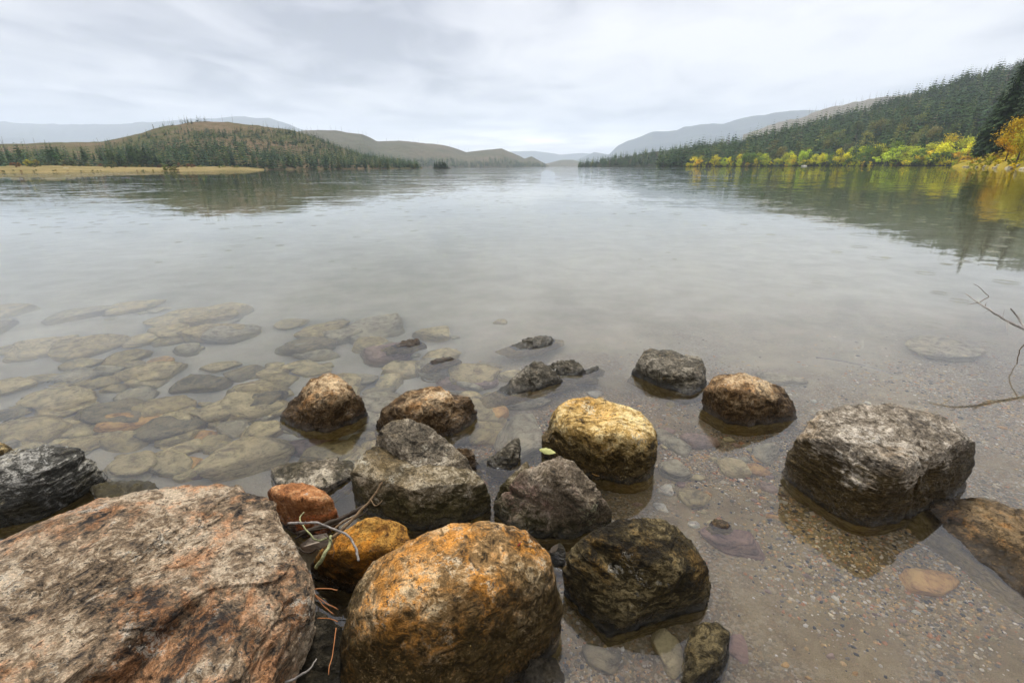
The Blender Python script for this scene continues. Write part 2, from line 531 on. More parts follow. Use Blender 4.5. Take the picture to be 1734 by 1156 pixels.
def rings(scale, prob, rmax, a, off):
    p2 = b.n('ShaderNodeMapping', {'Vector': pos, 'Location': off}).outputs[0]
    vo = b.n('ShaderNodeTexVoronoi', {'Vector': p2, 'Scale': scale, 'Randomness': 0.9}, feature='F1', voronoi_dimensions='2D')
    sc = b.n('ShaderNodeSeparateColor', {0: vo.outputs['Color']})
    dm = b.math('DIVIDE', vo.outputs['Distance'], scale)
    r0 = b.math('MULTIPLY_ADD', sc.outputs[0], rmax, 0.03)
    x = b.math('SUBTRACT', dm, r0)
    env = b.math('POWER', 2.718, b.math('MULTIPLY', b.math('POWER', b.math('DIVIDE', x, 0.035), 2), -1))
    wv = b.math('MULTIPLY', env, b.math('COSINE', b.math('MULTIPLY', x, 210.0)))
    on = b.math('LESS_THAN', sc.outputs[1], prob)
    fade = b.math('DIVIDE', 0.05, b.math('ADD', r0, 0.02))
    k = b.math('MULTIPLY', b.math('MULTIPLY', wv, on), b.math('MULTIPLY', fade, a))
    dv = b.vmath('NORMALIZE', b.vmath('SUBTRACT', p2, vo.outputs['Position']))
    sx = b.n('ShaderNodeSeparateXYZ', {0: dv})
    dv = b.n('ShaderNodeCombineXYZ', {0: sx.outputs[0], 1: sx.outputs[1], 2: 0.0}).outputs[0]
    return b.vmath('SCALE', dv, scale=k)
tot = b.vmath('ADD', tot, rings(1.15, 0.26, 0.22, 0.16, (0.3, 0.1, 0)))
tot = b.vmath('ADD', tot, rings(2.1, 0.16, 0.10, 0.17, (7.3, 3.1, 0)))
st_ = b.n('ShaderNodeSeparateXYZ', {0: tot})
nrm = b.vmath('NORMALIZE', b.n('ShaderNodeCombineXYZ', {0: st_.outputs[0], 1: st_.outputs[1], 2: 1.0}).outputs[0])
nrm = b.vmath('SCALE', nrm, scale=b.math('MULTIPLY_ADD', ge.outputs['Backfacing'], -2.0, 1.0))
gl = b.n('ShaderNodeBsdfGlass', {'Color': (1, 1, 1), 'Roughness': 0.0, 'IOR': 1.58, 'Normal': nrm})
va = b.n('ShaderNodeVolumeAbsorption', {'Color': (0.74, 0.78, 0.56), 'Density': 0.45})
b.n('ShaderNodeOutputMaterial', {'Surface': gl.outputs[0], 'Volume': va.outputs[0]})
S = 11500.0
wa = grid_axis(6.0, 1.37, S, 1.5)
wa = np.array([-v for v in wa[:0:-1]] + wa) + 0.31
nw = len(wa)
WX, WY = np.meshgrid(wa, wa)
wv = [(x, y, 0.0) for x, y in zip(WX.ravel(), WY.ravel())]
wi = lambda i, j: j * nw + i
wf2 = [(wi(i, j), wi(i + 1, j), wi(i + 1, j + 1), wi(i, j + 1)) for j in range(nw - 1) for i in range(nw - 1)]
nb = len(wv)
w0, w1 = float(wa[0]), float(wa[-1])
wv += [(w0, w0, -12), (w1, w0, -12), (w1, w1, -12), (w0, w1, -12)]
rim = [[wi(i, 0) for i in range(nw)], [wi(nw - 1, j) for j in range(nw)], [wi(i, nw - 1) for i in range(nw - 1, -1, -1)], [wi(0, j) for j in range(nw - 1, -1, -1)]]
for k in range(4):
    wf2.append(tuple([nb + k, nb + (k + 1) % 4] + rim[k][::-1]))
wf2.append((nb, nb + 3, nb + 2, nb + 1))
wf = [(0, 3, 2, 1), (4, 5, 6, 7), (0, 1, 5, 4), (1, 2, 6, 5), (2, 3, 7, 6), (3, 0, 4, 7)]
water = link('lake_water', mesh_from('lake_water', wv, wf2, mt_w, smooth=False))
tag(water, 'calm clear lake water dotted with rain rings', kind='structure')

# ------------------------------------------------------------------ hills and shores
HILLS = {}


def hill(name, label, sky_pts, foot_pts, mat, cols=160, rows=26, lump=0.10, seed=1, power=1.0, back=0.6, lumpf=0.02, zfoot=-0.6):
    """sky_pts: (u, v, D) ridge line; foot_pts: (u, D). Returns a ground function g(u,t)->xyz."""
    us = np.linspace(sky_pts[0][0], sky_pts[-1][0], cols)
    sv_ = np.interp(us, [p[0] for p in sky_pts], [p[1] for p in sky_pts])
    sD = np.interp(us, [p[0] for p in sky_pts], [p[2] for p in sky_pts])
    fD = np.interp(us, [p[0] for p in foot_pts], [p[1] for p in foot_pts])
    hz = np.array([PD(u, v, D)[2] for u, v, D in zip(us, sv_, sD)])
    dirs = np.array([[ray(u, 282.5)[0] / ray(u, 282.5)[1], 1.0] for u in us])

    def surf(iu, t):
        """iu float index array along u, t 0 foot .. 1 ridge .. 2 back"""
        i0 = np.clip(np.floor(iu).astype(int), 0, cols - 2)
        fr = iu - i0
        L = lambda a: a[i0] * (1 - fr) + a[i0 + 1] * fr
        h, D1, D0 = L(hz), L(sD), L(fD)
        dx = L(dirs[:, 0])
        tt = np.minimum(t, 1)
        D = np.where(t <= 1, D0 + (D1 - D0) * t, D1 + (t - 1) * (D1 - D0) * 1.2 + (t - 1) * 40)
        prof = np.where(t <= 1, tt ** power, 1 - (np.maximum(t, 1) - 1) ** 1.5 * (1 + back))
        prof = np.where(t <= 1, prof, prof)
        x, y = dx * D, D
        q = np.stack([x * lumpf, y * lumpf, np.zeros_like(x)], -1)
        nzv = fbm(q, 5, seed) * np.sin(np.clip(tt, 0, 1) * math.pi) * lump
        edge = np.minimum(1, t * 6)
        z = zfoot + (h - zfoot) * prof + h * nzv * 1.4 * edge + h * 0.03 * fbm(q * 6, 3, seed + 5) * np.minimum(1, t * 3)
        return np.stack([x, y, np.maximum(z, -3)], -1)
    ts = np.concatenate([np.linspace(0, 1, rows), 1 + np.linspace(0.1, 0.75, 6)])
    I, T = np.meshgrid(np.arange(cols, dtype=float), ts)
    V = surf(I.ravel(), T.ravel())
    n_r = len(ts)
    ix = np.arange(cols * n_r).reshape(n_r, cols)
    F = np.stack([ix[:-1, :-1], ix[:-1, 1:], ix[1:, 1:], ix[1:, :-1]], -1).reshape(-1, 4)
    c = V.mean(0)
    c[2] = 0
    ob = link(name, mesh_from(name, V - c, F, mat), loc=c)
    tag(ob, label, kind='structure')

    def g(u, t):
        iu = (np.asarray(u, float) - us[0]) / (us[-1] - us[0]) * (cols - 1)
        return surf(np.clip(iu, 0, cols - 1.001), np.asarray(t, float))
    HILLS[name] = g
    return g


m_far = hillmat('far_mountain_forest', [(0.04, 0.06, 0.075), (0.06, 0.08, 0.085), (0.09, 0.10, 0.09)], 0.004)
m_left = hillmat('burnt_hillside', [(0.04, 0.052, 0.016), (0.075, 0.075, 0.026), (0.115, 0.085, 0.045), (0.155, 0.108, 0.065)], 0.016, 0.4)
m_mid = hillmat('olive_hillside', [(0.050, 0.056, 0.030), (0.085, 0.078, 0.045), (0.12, 0.095, 0.065)], 0.006, 0.35)
m_brown = hillmat('brown_hillside', [(0.09, 0.08, 0.055), (0.14, 0.12, 0.08), (0.18, 0.15, 0.11)], 0.008, 0.3)
m_forest = hillmat('forest_floor', [(0.018, 0.026, 0.012), (0.03, 0.036, 0.016), (0.055, 0.05, 0.025)], 0.03, 0.3)
m_meadow = hillmat('dry_meadow', [(0.10, 0.095, 0.03), (0.20, 0.155, 0.065), (0.29, 0.22, 0.10)], 0.05, 0.25)
m_shrub = hillmat('shrubby_bank', [(0.12, 0.12, 0.02), (0.26, 0.20, 0.03), (0.34, 0.22, 0.03)], 0.15, 0.3)

hill('mountain_range', 'hazy blue mountain range at the far left', [(-120, 204, 8280), (0, 206, 8280), (60, 208, 8280), (120, 211, 8280), (190, 211, 8049), (250, 208, 8049), (300, 204, 8049), (340, 201, 8049), (390, 200, 7819), (430, 198, 7819), (470, 200, 7819), (500, 211, 7589), (540, 226, 7359), (600, 262, 7359)],
     [(-120, 4140), (600, 5520)], m_far, lump=0.14, seed=3, lumpf=0.000869565)
hill('low_mountain', 'faint low blue mountains beyond the head of the lake', [(800, 262, 9240), (850, 257, 9240), (905, 256, 9240), (950, 262, 9240), (985, 259, 9240), (1015, 262, 9240), (1080, 268, 9240)], [(800, 7920), (1080, 7920)], m_far, lump=0.1, seed=8, lumpf=0.000909091)
hill('blue_bluff', 'hazy blue bluff sloping up to the right above the lake', [(975, 272, 6720), (1005, 258, 6720), (1030, 262, 6510), (1043, 247, 6510), (1060, 238, 6510), (1100, 224, 6300), (1140, 221, 6300), (1150, 216, 6300), (1185, 211, 6090), (1215, 210, 6090), (1250, 200, 6090), (1290, 192, 5880), (1340, 187, 5880), (1380, 186, 5880), (1500, 190, 5880)],
     [(975, 5250), (1500, 4200)], m_far, lump=0.14, seed=4, lumpf=0.000952381)
hill('brown_ridge', 'bare brown ridge rising behind the forested slope', [(1250, 228, 2550), (1290, 213, 2550), (1340, 199, 2550), (1390, 181, 2465), (1450, 168, 2380), (1500, 161, 2380), (1540, 158, 2380), (1620, 160, 2380)], [(1250, 1870), (1620, 1700)], m_brown, lump=0.1, seed=6, lumpf=0.00352941)
hill('low_knoll', 'small hazy knoll at the head of the lake', [(915, 279, 3610), (930, 276, 3610), (950, 271, 3610), (970, 271, 3610), (990, 276, 3610), (1010, 280, 3610)], [(915, 3325), (1010, 3325)], m_mid, lump=0.1, seed=16, lumpf=0.00315789)
g_mid = hill('rolling_hill', 'rolling olive brown hills in the middle distance', [(460, 236, 2000), (515, 223, 2000), (545, 219, 2000), (580, 222, 2000), (620, 228, 2000), (642, 239, 2080), (680, 238, 2080), (720, 242, 2080), (760, 247, 2160), (790, 258, 2240), (820, 254, 2240), (850, 252, 2240), (880, 264, 2320), (888, 269, 2400), (900, 265, 2400), (915, 273, 2400), (930, 281, 2400)],
             [(460, 1280), (700, 1440), (850, 1760), (930, 2160)], m_mid, lump=0.16, seed=12, lumpf=0.00375, rows=36)
g_left = hill('burnt_hill', 'brown and green rounded hill on the left shore', [(-160, 246, 620), (0, 244, 600), (100, 242, 600), (180, 241, 600), (250, 226, 620), (300, 213, 640), (340, 207, 650), (380, 206, 650), (440, 211, 660), (500, 220, 660), (540, 232, 660), (580, 249, 660), (620, 263, 650), (680, 276, 640), (715, 283, 640)],
              [(-160, 300), (0, 300), (200, 330), (440, 400), (600, 480), (715, 560)], m_left, cols=260, rows=50, lump=0.13, seed=21, lumpf=0.010)
g_spur = hill('wooded_point', 'distant wooded point reaching into the lake', [(978, 282, 1000), (1000, 278, 1000), (1050, 268, 1000), (1100, 258, 1000), (1150, 252, 1000), (1200, 248, 1000), (1300, 240, 1000)], [(978, 930), (1300, 800)], m_forest, lump=0.08, seed=31, lumpf=0.012)
g_right = hill('forest_hill', 'steep forested hillside on the right shore', [(1112, 280, 640), (1140, 268, 660), (1165, 260, 680), (1200, 254, 700), (1260, 243, 720), (1300, 230, 740), (1340, 220, 760), (1400, 203, 780), (1450, 188, 790), (1500, 169, 800), (1560, 150, 800), (1600, 133, 800), (1650, 121, 800), (1700, 109, 800), (1760, 93, 800), (1900, 73, 800)],
               [(1112, 600), (1160, 560), (1300, 520), (1450, 450), (1600, 360), (1700, 330), (1900, 300)], m_forest, cols=220, rows=44, lump=0.07, seed=41, lumpf=0.010)
g_bank = hill('shrubby_bank', 'rocky bank of yellow shrubs at the right edge', [(1612, 281, 230), (1650, 268, 210), (1680, 256, 190), (1720, 248, 170), (1760, 236, 160), (1850, 215, 150), (1980, 195, 140)],
              [(1612, 225), (1640, 190), (1680, 150), (1734, 108), (1800, 85), (1980, 65)], m_shrub, cols=90, rows=24, lump=0.06, seed=51, lumpf=0.06, power=0.8)
g_mead = hill('meadow_shore', 'flat tan grass spit along the left shore', [(-160, 280, 330), (0, 281, 325), (60, 280, 320), (130, 281, 325), (200, 282.5, 330), (260, 283.3, 335), (330, 282, 340), (380, 282, 345), (420, 283.3, 350), (446, 286, 352)],
              [(-160, 215), (0, 225), (200, 255), (330, 285), (446, 335)], m_meadow, cols=140, rows=16, lump=0.05, seed=61, lumpf=0.05, power=0.7, back=0.2, zfoot=-0.3)

# ------------------------------------------------------------------ trees
mt_need = foliage('conifer_needles', 0.08, 0.6, 1.45, 0.8)
mt_leaf = foliage('broad_leaves', 0.30, 0.6, 1.4)
mt_bark = simple('tree_bark', (0.11, 0.09, 0.07), 0.9, 0.4, 6.0)
mt_snag = simple('weathered_snag', (0.17, 0.15, 0.135), 0.9, 0.3, 3.0)


def conifer(seed, tiers, per, width=0.19, base=0.10, clump=1):
    """unit-height conifer crown of ragged drooping boughs, and its trunk"""
    r_ = random.Random(seed)
    V, F = [], []
    for i in range(tiers):
        t = base + (0.985 - base) * (i / (tiers - 1)) ** 0.95
        rr = width * (1 - t) ** 0.78 * (0.8 + 0.4 * r_.random()) + 0.006
        if t < 0.25:
            rr *= 0.7 + 1.2 * t
        k = max(4, int(per * (1 - 0.5 * t)))
        a0 = r_.random() * 6.28
        for j in range(k):
            if r_.random() < 0.08:
                continue
            a = a0 + 6.283 * j / k + r_.uniform(-0.25, 0.25)
            L = rr * r_.uniform(0.6, 1.25)
            dr = L * r_.uniform(0.15, 0.55)
            ca, sa = math.cos(a), math.sin(a)
            segs = clump
            for s in range(segs):
                f0, f1 = s / segs, (s + 1.25) / segs
                wd = L * r_.uniform(0.30, 0.48) * (1 - 0.35 * f0) / (segs ** 0.45)
                jz = r_.uniform(-0.004, 0.006)
                p0 = (ca * L * f0, sa * L * f0, t + 0.018 * (1 - t) - dr * f0 ** 1.4 + jz)
                fm = (f0 + f1) * 0.5
                tip = (ca * L * f1, sa * L * f1, t - dr * f1 ** 1.4 - r_.uniform(0, 0.006))
                tw = r_.uniform(-0.35, 0.35) * wd
                l = (ca * L * fm - sa * wd, sa * L * fm + ca * wd, t - dr * fm ** 1.4 - wd * 0.35 + tw)
                r2 = (ca * L * fm + sa * wd, sa * L * fm - ca * wd, t - dr * fm ** 1.4 - wd * 0.35 - tw)
                n = len(V)
                V += [p0, l, tip, r2]
                F += [(n, n + 1, n + 2), (n, n + 2, n + 3)]
    # leading shoot and a narrow inner mass
    n = len(V)
    V += [(0.006, 0, 0.95), (-0.004, 0.005, 0.95), (-0.003, -0.006, 0.95), (0, 0, 1.0)]
    F += [(n, n + 1, n + 3), (n + 1, n + 2, n + 3), (n + 2, n, n + 3)]
    tv, tf = tube([(0, 0, -0.06), (0.002, 0, 0.25), (0, 0.002, 0.6), (0, 0, 0.93)], [0.014, 0.011, 0.007, 0.002], 5)
    return np.array(V), np.array(F), np.array(tv), tf


def broadleaf(seed, leaves, size, spread=0.36, base=0.12, squat=1.0):
    """unit-height broadleaf crown: leaf clumps filling several uneven lobes, trunk with limbs"""
    r_ = random.Random(seed)
    lobes = []
    for i in range(r_.randint(9, 13)):
        a, q = r_.random() * 6.28, r_.random() ** 0.6
        z = r_.uniform(base + 0.12, 0.86)
        rad = spread * (1.15 - abs(z - 0.45)) * q * 0.75
        lobes.append((math.cos(a) * rad, math.sin(a) * rad, z, r_.uniform(0.085, 0.18)))
    V, F = [], []
    for i in range(leaves):
        lx, ly, lz, lr = r_.choice(lobes)
        v = Vector((r_.gauss(0, 1), r_.gauss(0, 1), r_.gauss(0, 1))).normalized() * lr * abs(r_.gauss(0.75, 0.38))
        c = Vector((lx, ly, lz)) + Vector((v.x * 1.15, v.y * 1.15, v.z * squat))
        if c.z < 0.02:
            continue
        nrm_ = (v.normalized() + Vector((r_.uniform(-0.7, 0.7), r_.uniform(-0.7, 0.7), r_.uniform(-0.2, 0.9)))).normalized()
        a = nrm_.orthogonal().normalized()
        a.rotate(Matrix.Rotation(r_.random() * 6.28, 3, nrm_))
        e = nrm_.cross(a)
        s = size * r_.uniform(0.6, 1.3)
        n = len(V)
        V += [tuple(c - a * s), tuple(c + e * s * 0.55 + nrm_ * s * 0.15), tuple(c + a * s), tuple(c - e * s * 0.55 + nrm_ * s * 0.1)]
        F.append((n, n + 1, n + 2))
        F.append((n, n + 2, n + 3))
    TV, TF = [], []
    def addt(p, rr):
        v, f = tube(p, rr, 5)
        n = len(TV)
        TV.extend(v)
        TF.extend([tuple(i + n for i in q) for q in f])
    addt([(0, 0, -0.05), (0.01, 0, 0.2), (-0.01, 0.01, 0.45), (0, 0, 0.7)], [0.022, 0.017, 0.011, 0.003])
    for lx, ly, lz, lr in lobes:
        addt([(0, 0, max(0.08, lz * 0.45)), (lx * 0.5, ly * 0.5, lz * 0.8), (lx, ly, lz)], [0.009, 0.006, 0.002])
    return np.array(V), np.array(F), np.array(TV), TF


def tree_meshes(nm, gen, mat):
    V, F, TV, TF = gen
    return mesh_from(nm + '_crown', V, F, mat, smooth=False), mesh_from(nm + '_trunk', TV, TF, mt_bark)


CON = [tree_meshes('conifer%d' % i, conifer(100 + i, 16 + i % 3, 11, 0.18 + 0.02 * (i % 4), 0.05 + 0.03 * (i % 3)), mt_need) for i in range(7)]
BRO = [tree_meshes('broadleaf%d' % i, broadleaf(200 + i, 800, 0.036, 0.30 + 0.06 * (i % 3)), mt_leaf) for i in range(6)]
SHR = [tree_meshes('shrub%d' % i, broadleaf(300 + i, 420, 0.075, 0.75, 0.02, 0.8), mt_leaf) for i in range(4)]
BIGC = [tree_meshes('tallfir%d' % i, conifer(400 + i, 58, 17, 0.165 + 0.02 * i, 0.03, 5), mt_need) for i in range(3)]
BIGB = [tree_meshes('aspen%d' % i, broadleaf(500 + i, 3800, 0.022, 0.42), mt_leaf) for i in range(3)]


def plant(meshes, name, label, cat, loc, h, colr, group=None, wscale=1.0):
    e = link(name, None, loc=loc)
    e.rotation_euler = (0, 0, rnd.random() * 6.28)
    e.scale = (h * wscale, h * wscale, h)
    tag(e, label, cat, group)
    c = link('crown', meshes[0], e)
    c.color = tuple(colr) + (1.0,)
    link('trunk', meshes[1], e)
    return e


def vary(c, a=0.25):
    k = 1 + rnd.uniform(-a, a)
    return tuple(max(0.004, x * k * (1 + rnd.uniform(-0.12, 0.12))) for x in c)


FIR = (0.032, 0.068, 0.020)
FIRS = [(0.036, 0.078, 0.020), (0.048, 0.088, 0.020), (0.028, 0.062, 0.026), (0.075, 0.105, 0.022)]

# --- right hillside: nearest trees one by one, the rest as one mass
cand = []
for i in range(4300):
    u = 1114 + (1800 - 1114) * rnd.random() ** 0.9
    t = 0.02 + 1.02 * rnd.random() ** 0.95
    if u < 1170 and t > 0.9:
        t *= 0.8
    cand.append((u, t))
cu = np.array([c[0] for c in cand])
ct = np.array([c[1] for c in cand])
cp = g_right(cu, np.minimum(ct, 1.03))
order = np.argsort(cp[:, 1] + (cu > 1750) * 2000)
mass_pts = []
shown = 0
for k in order:
    p = cp[k]
    h = rnd.uniform(8, 19) * (0.7 + 0.6 * rnd.random())
    if ct[k] < 0.05:
        h *= 0.7
    if shown < 215 and cu[k] < 1750 and cp[k][1] < 560 and rnd.random() < 0.8:
        plant(CON[rnd.randrange(7)], 'conifer_tree', 'dark green conifer near the foot of the forested slope on the right shore', 'conifer', (p[0], p[1], p[2] - 0.3), h, vary(rnd.choice(FIRS), 0.3), 'conifers along the foot of the right hillside')
        shown += 1
    else:
        mass_pts.append((p[0], p[1], p[2] - 0.3, h, 0))
gx_ = g_spur(np.array([980 + 320 * rnd.random() for _ in range(700)]), np.array([0.05 + 0.95 * rnd.random() for _ in range(700)]))
for p in gx_:
    mass_pts.append((p[0], p[1], p[2], rnd.uniform(9, 17), 0))


def forest_mass(name, label, pts, mat_cols, tiers=8, per=8):
    temps = [conifer(700 + i, tiers, per, 0.19 + 0.03 * (i % 3), 0.04) for i in range(6)]
    Vs, Fs, M, n = [], [], [], 0
    for (x, y, z, h, kind) in pts:
        V, F, TV, TF = temps[rnd.randrange(6)]
        a = rnd.random() * 6.28
        ca, sa = math.cos(a), math.sin(a)
        ws = h * rnd.uniform(0.65, 1.35)
        W = np.stack([(V[:, 0] * ca - V[:, 1] * sa) * ws + x, (V[:, 0] * sa + V[:, 1] * ca) * ws + y, V[:, 2] * h + z], -1)
        Vs.append(W)
        Fs.append(F + n)
        M.append(np.full(len(F), rnd.choices(range(len(mat_cols)), [c[1] for c in mat_cols])[0]))
        n += len(V)
    Vs = np.concatenate(Vs)
    c = Vs.mean(0)
    c[2] = 0
    mats = []
    for i, (cc, _) in enumerate(mat_cols):
        mats.append(simple(name + '_needles_%d' % i, cc, 0.9, 0.45, 0.12))
    ob = link(name, mesh_from(name, Vs - c, np.concatenate(Fs), None, smooth=False, mats=mats, midx=np.concatenate(M)), loc=c)
    tag(ob, label, 'forest', kind='stuff')
    return ob


forest_mass('hillside_forest', 'dense dark green conifer forest covering the right hillside', mass_pts,
            [((0.036, 0.076, 0.018), 5), ((0.050, 0.088, 0.020), 4), ((0.026, 0.058, 0.022), 3), ((0.12, 0.14, 0.024), 1.2), ((0.095, 0.085, 0.045), 0.5)])

# --- left hill: patchy forest
pts = []
uu = np.array([rnd.uniform(-120, 712) for _ in range(5200)])
tt = np.array([rnd.random() ** 1.15 for _ in range(5200)])
lp = g_left(uu, tt)
dn = fbm(np.stack([lp[:, 0] * 0.012, lp[:, 1] * 0.012, lp[:, 0] * 0], -1), 4, 77)
left_ind = []
for u, t, p, q in zip(uu, tt, lp, dn):
    want = 0.23 - 0.60 * t
    if u > 330:
        want += 0.22 * min(1, (u - 330) / 200)
    if u < 170:
        want -= 0.30
    if q + rnd.uniform(-0.15, 0.15) < want * 1.0 and p[2] > 0.3:
        h = rnd.uniform(5, 11) * (1.15 if t < 0.35 else 0.8)
        if t < 0.10 and len(left_ind) < 40 and 200 < u < 700:
            left_ind.append((p, h))
        else:
            pts.append((p[0], p[1], p[2] - 0.2, h, 0))
mp_ = g_mid(np.array([rnd.uniform(500, 925) for _ in range(900)]), np.array([0.02 + 0.3 * rnd.random() ** 1.6 for _ in range(900)]))
for p in mp_:
    pts.append((p[0], p[1], p[2], rnd.uniform(13, 22), 0))
forest_mass('burnt_hill_forest', 'patchy conifer forest scattered over the left hill and far shore', pts,
            [((0.030, 0.066, 0.028), 5), ((0.046, 0.080, 0.028), 4), ((0.11, 0.125, 0.03), 1.5)], 7, 7)
for p, h in left_ind:
    plant(CON[rnd.randrange(7)], 'conifer_tree', 'small dark conifer in the tree belt at the foot of the left hill', 'conifer', (p[0], p[1], p[2] - 0.2), h * 1.1, vary(rnd.choice(FIRS), 0.25), 'conifers at the foot of the left hill')
for u, v, top in [(8, 276, 250), (18, 275, 248), (38, 276, 243), (44, 277, 258), (86, 272, 236), (93, 272, 239), (102, 272, 244), (143, 270, 243), (148, 270, 249), (172, 271, 250), (186, 271, 243), (192, 272, 246), (205, 272, 252), (222, 274, 240), (228, 275, 236), (236, 277, 240), (243, 277, 246), (250, 279, 241), (258, 280, 248), (266, 280, 253), (272, 279, 258), (30, 274, 256), (112, 271, 252), (128, 270, 254), (160, 270, 256), (180, 272, 258)]:
    D = 345 + rnd.uniform(-8, 25)
    p = PD(u, v, D)
    h = PD(u, top, D)[2] - p[2]
    plant(CON[rnd.randrange(7)], 'conifer_tree', 'dark conifer standing behind the tan meadow on the left shore', 'conifer', p, h, vary(FIRS[rnd.randrange(3)], 0.25), 'conifers behind the left meadow', 1.15)
# --- left shrubs
for i in range(95):
    u = rnd.uniform(-20, 330)
    q = g_mead(np.array([u]), np.array([rnd.choice([rnd.uniform(0.55, 1.0), rnd.uniform(0.8, 1.3), rnd.uniform(0.04, 0.12)])]))[0]
    cn, cc = rnd.choice([('olive', (0.13, 0.14, 0.03)), ('dull green', (0.08, 0.10, 0.03)), ('mustard', (0.22, 0.18, 0.035)), ('russet', (0.17, 0.085, 0.04)), ('dull green', (0.06, 0.08, 0.03))])
    hs_ = rnd.uniform(1.2, 3.8) if q[1] > 275 else rnd.uniform(0.5, 1.1)
    plant(SHR[rnd.randrange(4)], 'shrub', cn + ' shrub scattered on the flat left meadow', 'shrub', (q[0], q[1], q[2] - 0.2), hs_, vary(cc), cn + ' shrubs on the left meadow')
p = PD(48, 282.5, 300)
plant(SHR[1], 'shrub', 'bright yellow shrub standing in front of the left conifers', 'shrub', (p[0], p[1], p[2] - 0.4), 4.6, (0.33, 0.30, 0.04))
for i in range(16):
    u = rnd.uniform(322, 405)
    p = PD(u, 283 + rnd.uniform(-1, 1), rnd.uniform(325, 345))
    plant(SHR[rnd.randrange(4)], 'shrub', 'small yellow green shrub near the tip of the grass spit', 'shrub', (p[0], p[1], p[2] - 0.5), rnd.uniform(1.0, 1.9), vary(rnd.choice([(0.20, 0.22, 0.04), (0.28, 0.24, 0.05), (0.14, 0.16, 0.04)])), 'shrubs on the grass spit')
# --- snags
def snag_mesh(seed):
    r_ = random.Random(seed)
    lean = r_.uniform(-0.06, 0.06)
    V, F = tube([(0, 0, -0.05), (lean * 0.4, 0, 0.5), (lean, 0, 1.0)], [0.016, 0.012, 0.004], 5)
    V, F = list(V), list(F)
    for i in range(5):
        z = r_.uniform(0.35, 0.95)
        a = r_.random() * 6.28
        L = r_.uniform(0.04, 0.11)
        v, f = tube([(lean * z, 0, z), (lean * z + math.cos(a) * L, math.sin(a) * L, z + L * 0.4)], [0.005, 0.002], 4)
        n = len(V)
        V += v
        F += [tuple(k + n for k in q) for q in f]
    return mesh_from('snag', V, F, mt_snag)
SNAG = [snag_mesh(i) for i in range(5)]
def snag(p, h, label, group):
    o_ = link('dead_snag', SNAG[rnd.randrange(5)], loc=p)
    o_.scale = (h * 0.9, h * 0.9, h)
    o_.rotation_euler = (rnd.uniform(-0.05, 0.05), rnd.uniform(-0.08, 0.08), rnd.random() * 6.28)
    tag(o_, label, 'dead tree', group)
for i in range(32):
    u = rnd.uniform(290, 600)
    q = g_left(np.array([u]), np.array([rnd.uniform(0.9, 1.02)]))[0]
    snag(q, rnd.uniform(6, 11), 'bare dead tree trunk on the crest of the left hill', 'dead snags on the left hill')
for i in range(12):
    u = rnd.uniform(0, 230)
    q = PD(u, rnd.uniform(262, 272), 360)
    snag(q, rnd.uniform(9, 15), 'bare dead trunk among the conifers behind the left meadow', 'dead snags behind the left meadow')
gb = HILLS['brown_ridge']
for i in range(40):
    q = gb(np.array([rnd.uniform(1350, 1520)]), np.array([rnd.uniform(0.93, 1.02)]))[0]
    snag(q, rnd.uniform(20, 32), 'bare dead tree trunk on the crest of the brown ridge', 'dead snags on the brown ridge')
for i in range(30):
    q = g_mid(np.array([rnd.uniform(520, 800)]), np.array([rnd.uniform(0.95, 1.02)]))[0]
    snag(q, rnd.uniform(12, 20), 'tiny bare trunk on the skyline of the rolling hills', 'dead snags on the rolling hills')
# --- little island
ic = PD(747, 284.2, 520)
iv, if_ = [], []
ib = bmesh.new()
bmesh.ops.create_icosphere(ib, subdivisions=3, radius=1)
for v in ib.verts:
    k = 1 + 0.25 * float(fbm(np.array([[v.co.x * 2, v.co.y * 2, v.co.z * 2]]), 2, 4)[0])
    v.co = Vector((v.co.x * 9.5 * k, v.co.y * 7 * k, v.co.z * 1.0 * k))
ime = bpy.data.meshes.new('island')
ib.to_mesh(ime)
ib.free()
ime.materials.append(m_forest)
io = link('island', ime, loc=(ic[0], ic[1], 0.0))
tag(io, 'tiny low island topped with conifers in mid lake', 'island', kind='structure')
for u, top in [(736.5, 273), (740, 271), (744, 270), (746.5, 272), (750, 268.5), (753, 271), (755.5, 274), (758, 278)]:
    D = 520 + rnd.uniform(-4, 4)
    p = PD(u, 284, D)
    h = PD(u, top, D)[2] - 0.5
    plant(CON[rnd.randrange(7)], 'conifer_tree', 'dark conifer in the clump on the tiny island', 'conifer', (p[0], p[1], 0.5), h, vary((0.026, 0.055, 0.02)), 'conifers on the tiny island', 1.45)

# --- right shore broadleaf belt
YEL, LIME, GRN, ORG = (0.70, 0.60, 0.03), (0.44, 0.50, 0.04), (0.13, 0.20, 0.03), (0.62, 0.42, 0.025)
CNAME = {YEL: 'golden yellow', LIME: 'lime green', GRN: 'dull green', ORG: 'orange yellow'}
belt = []
u = 1168
while u < 1645:
    s_ = (u - 1150) / 480
    belt.append((u + rnd.uniform(-4, 4), (11 + 19 * s_) * rnd.uniform(0.45, 1.3)))
    u += rnd.uniform(2.6, 5.2)
for i, (u, hp) in enumerate(belt):
    q = g_right(np.array([u]), np.array([rnd.uniform(0.0, 0.07)]))[0]
    h = hp / FPX * q[1] + 1
    key = rnd.choices([YEL, LIME, GRN, ORG], [2.6, 4.2, 4, 0.15])[0]
    tall = rnd.random() < 0.72
    plant(BRO[rnd.randrange(6)] if tall else SHR[rnd.randrange(4)], 'aspen_tree', CNAME[key] + (' upright' if tall else ' low spreading') + ' broadleaf tree on the right shore below the conifers', 'tree', (q[0], q[1] - rnd.uniform(2, 16), max(0.1, q[2] - 2.5)), h * (1.05 if tall else 0.7), vary(key, 0.25), CNAME[key] + (' upright' if tall else ' low') + ' trees along the right shore', rnd.uniform(0.9, 1.3))
